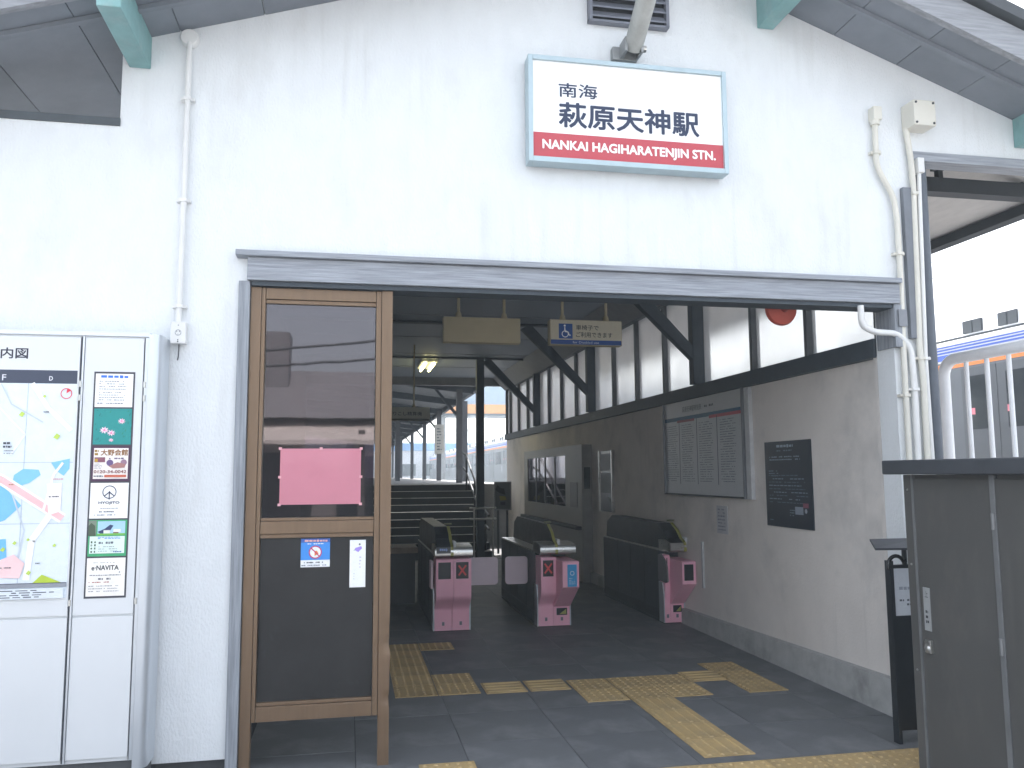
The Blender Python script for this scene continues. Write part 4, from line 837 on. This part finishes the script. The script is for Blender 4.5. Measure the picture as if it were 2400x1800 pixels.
obj('tray_neck', MB().tube([(3.22, -.26, 1.0), (3.22, -.26, 1.11)], .015, 8), BLK, ls)
obj('hook_handle', MB().tube([(3.085, -.30, .985), (3.085, -.30, 1.01)]+[(3.085+.05*(1-math.cos(R(18*k))), -.30, 1.01+.05*math.sin(R(18*k))) for k in range(1, 10)]+[(3.20, -.30, 1.03)], .011, 10), mat('glossy_black', (.012, .012, .014), .12), ls, smooth=True)
obj('white_sheet', MB().box(3.125, 3.335, -.2785, -.2765, .715, .985), ink('c9ced4'), ls)
Print((3.125, -.2785, .715), *FRONT).dashes(.035, .14, .12, .17, 1, '9aa0ac', .7, .02, 2).dashes(.035, .05, .18, .10, 2, '50555f', .5, .018, 3).build('lettering', ls)

# ------------------------------------------------------------------ across the street (seen mirrored in the tinted pane)
hx = thing('shop_house', 'low dark tiled shop house across the street mirrored in the tinted pane', 'building', (-2, -17, 0))
obj('wall', MB().box(-9, 1.6, -22, -16, -.03, 2.9), mat('shop_wall', (.42, .38, .35), .8), hx)
obj('roof', MB().prism([(-15.4, 2.9), (-19, 4.45), (-22.6, 2.9)], 'x', -9.4, 2.0), mat('shop_roof', (.20, .195, .20), .7), hx)
obj('awning', MB().prism([(-16, 2.9), (-14.7, 2.35), (-14.7, 2.25), (-16, 2.75)], 'x', -4, 1.2), mat('awning', (.55, .50, .45), .7), hx)
obj('chimney', MB().box(-2.6, -1.6, -18.6, -17.6, 3.6, 5.3), mat('shop_roof', (.20, .195, .20), .7), hx)
obj('door', MB().box(-2.4, -.9, -16.0, -15.98, 0, 2.1), mat('shop_door', (.04, .04, .045), .3), hx)
for x in (-7.6, -5.4, -.3): obj('shop_window', MB().box(x, x+1.5, -16.0, -15.97, .5, 2.0), mat('shop_glass', (.05, .055, .06), .1), hx)
obj('shop_sign', MB().lathe([(.55, 0), (.55, .05)], (-.6, -15.99, 2.45), 'y', 24), mat('shop_sign', (.75, .70, .62), .5), hx)
obj('corner_post', MB().box(.2, .35, -15.2, -15.05, -.03, 2.6), mat('shop_post', (.10, .09, .085), .7), hx)
h2 = thing('plain_house', 'plain grey house across the street mirrored in the tinted pane', 'building', (6, -19, 0))
obj('wall', MB().box(3.2, 12, -25, -18, -.03, 3.4), mat('grey_house_wall', (.30, .29, .28), .8), h2)
obj('roof', MB().prism([(-17.6, 3.4), (-21.5, 4.5), (-25.4, 3.4)], 'x', 2.9, 12.3), mat('shop_roof', (.20, .195, .20), .7), h2)
for x in (4.2, 6.6, 9): obj('window', MB().box(x, x+1.4, -18.0, -17.97, 1.2, 2.4), mat('house_window', (.05, .055, .06), .1), h2)
for k, (a, b) in enumerate((((-9, -13, 3.75), (9, -13, 5.9)), ((-9, -13, 3.6), (9, -13, 5.3)))):
    o = obj('street_wire', MB().tube([Vector(a).lerp(Vector(b), u/8)-Vector((0, 0, .5*math.sin(math.pi*u/8))) for u in range(9)], .03, 6), DKM, org=a); tag(o, 'black street cable sagging across the road outside the station', 'wire', 'street cables')

# ------------------------------------------------------------------ thin air volume added to lift the blacks like lens flare
hz = obj('veil_haze', MB().box(-155, 155, -75, 205, -1.5, 12.5), mat('unused_haze', (1, 1, 1)), org=(0, 0, 0)); tag(hz, kind='stuff')
hm = bpy.data.materials.new('veil_air'); hm.use_nodes = True; hn = hm.node_tree; hn.nodes.remove(hn.nodes['Principled BSDF'])
pv = hn.nodes.new('ShaderNodeVolumePrincipled'); pv.inputs['Color'].default_value = (.76, .90, 1, 1); pv.inputs['Density'].default_value = .0034
hn.links.new(pv.outputs[0], hn.nodes['Material Output'].inputs['Volume']); hz.data.materials[0] = hm
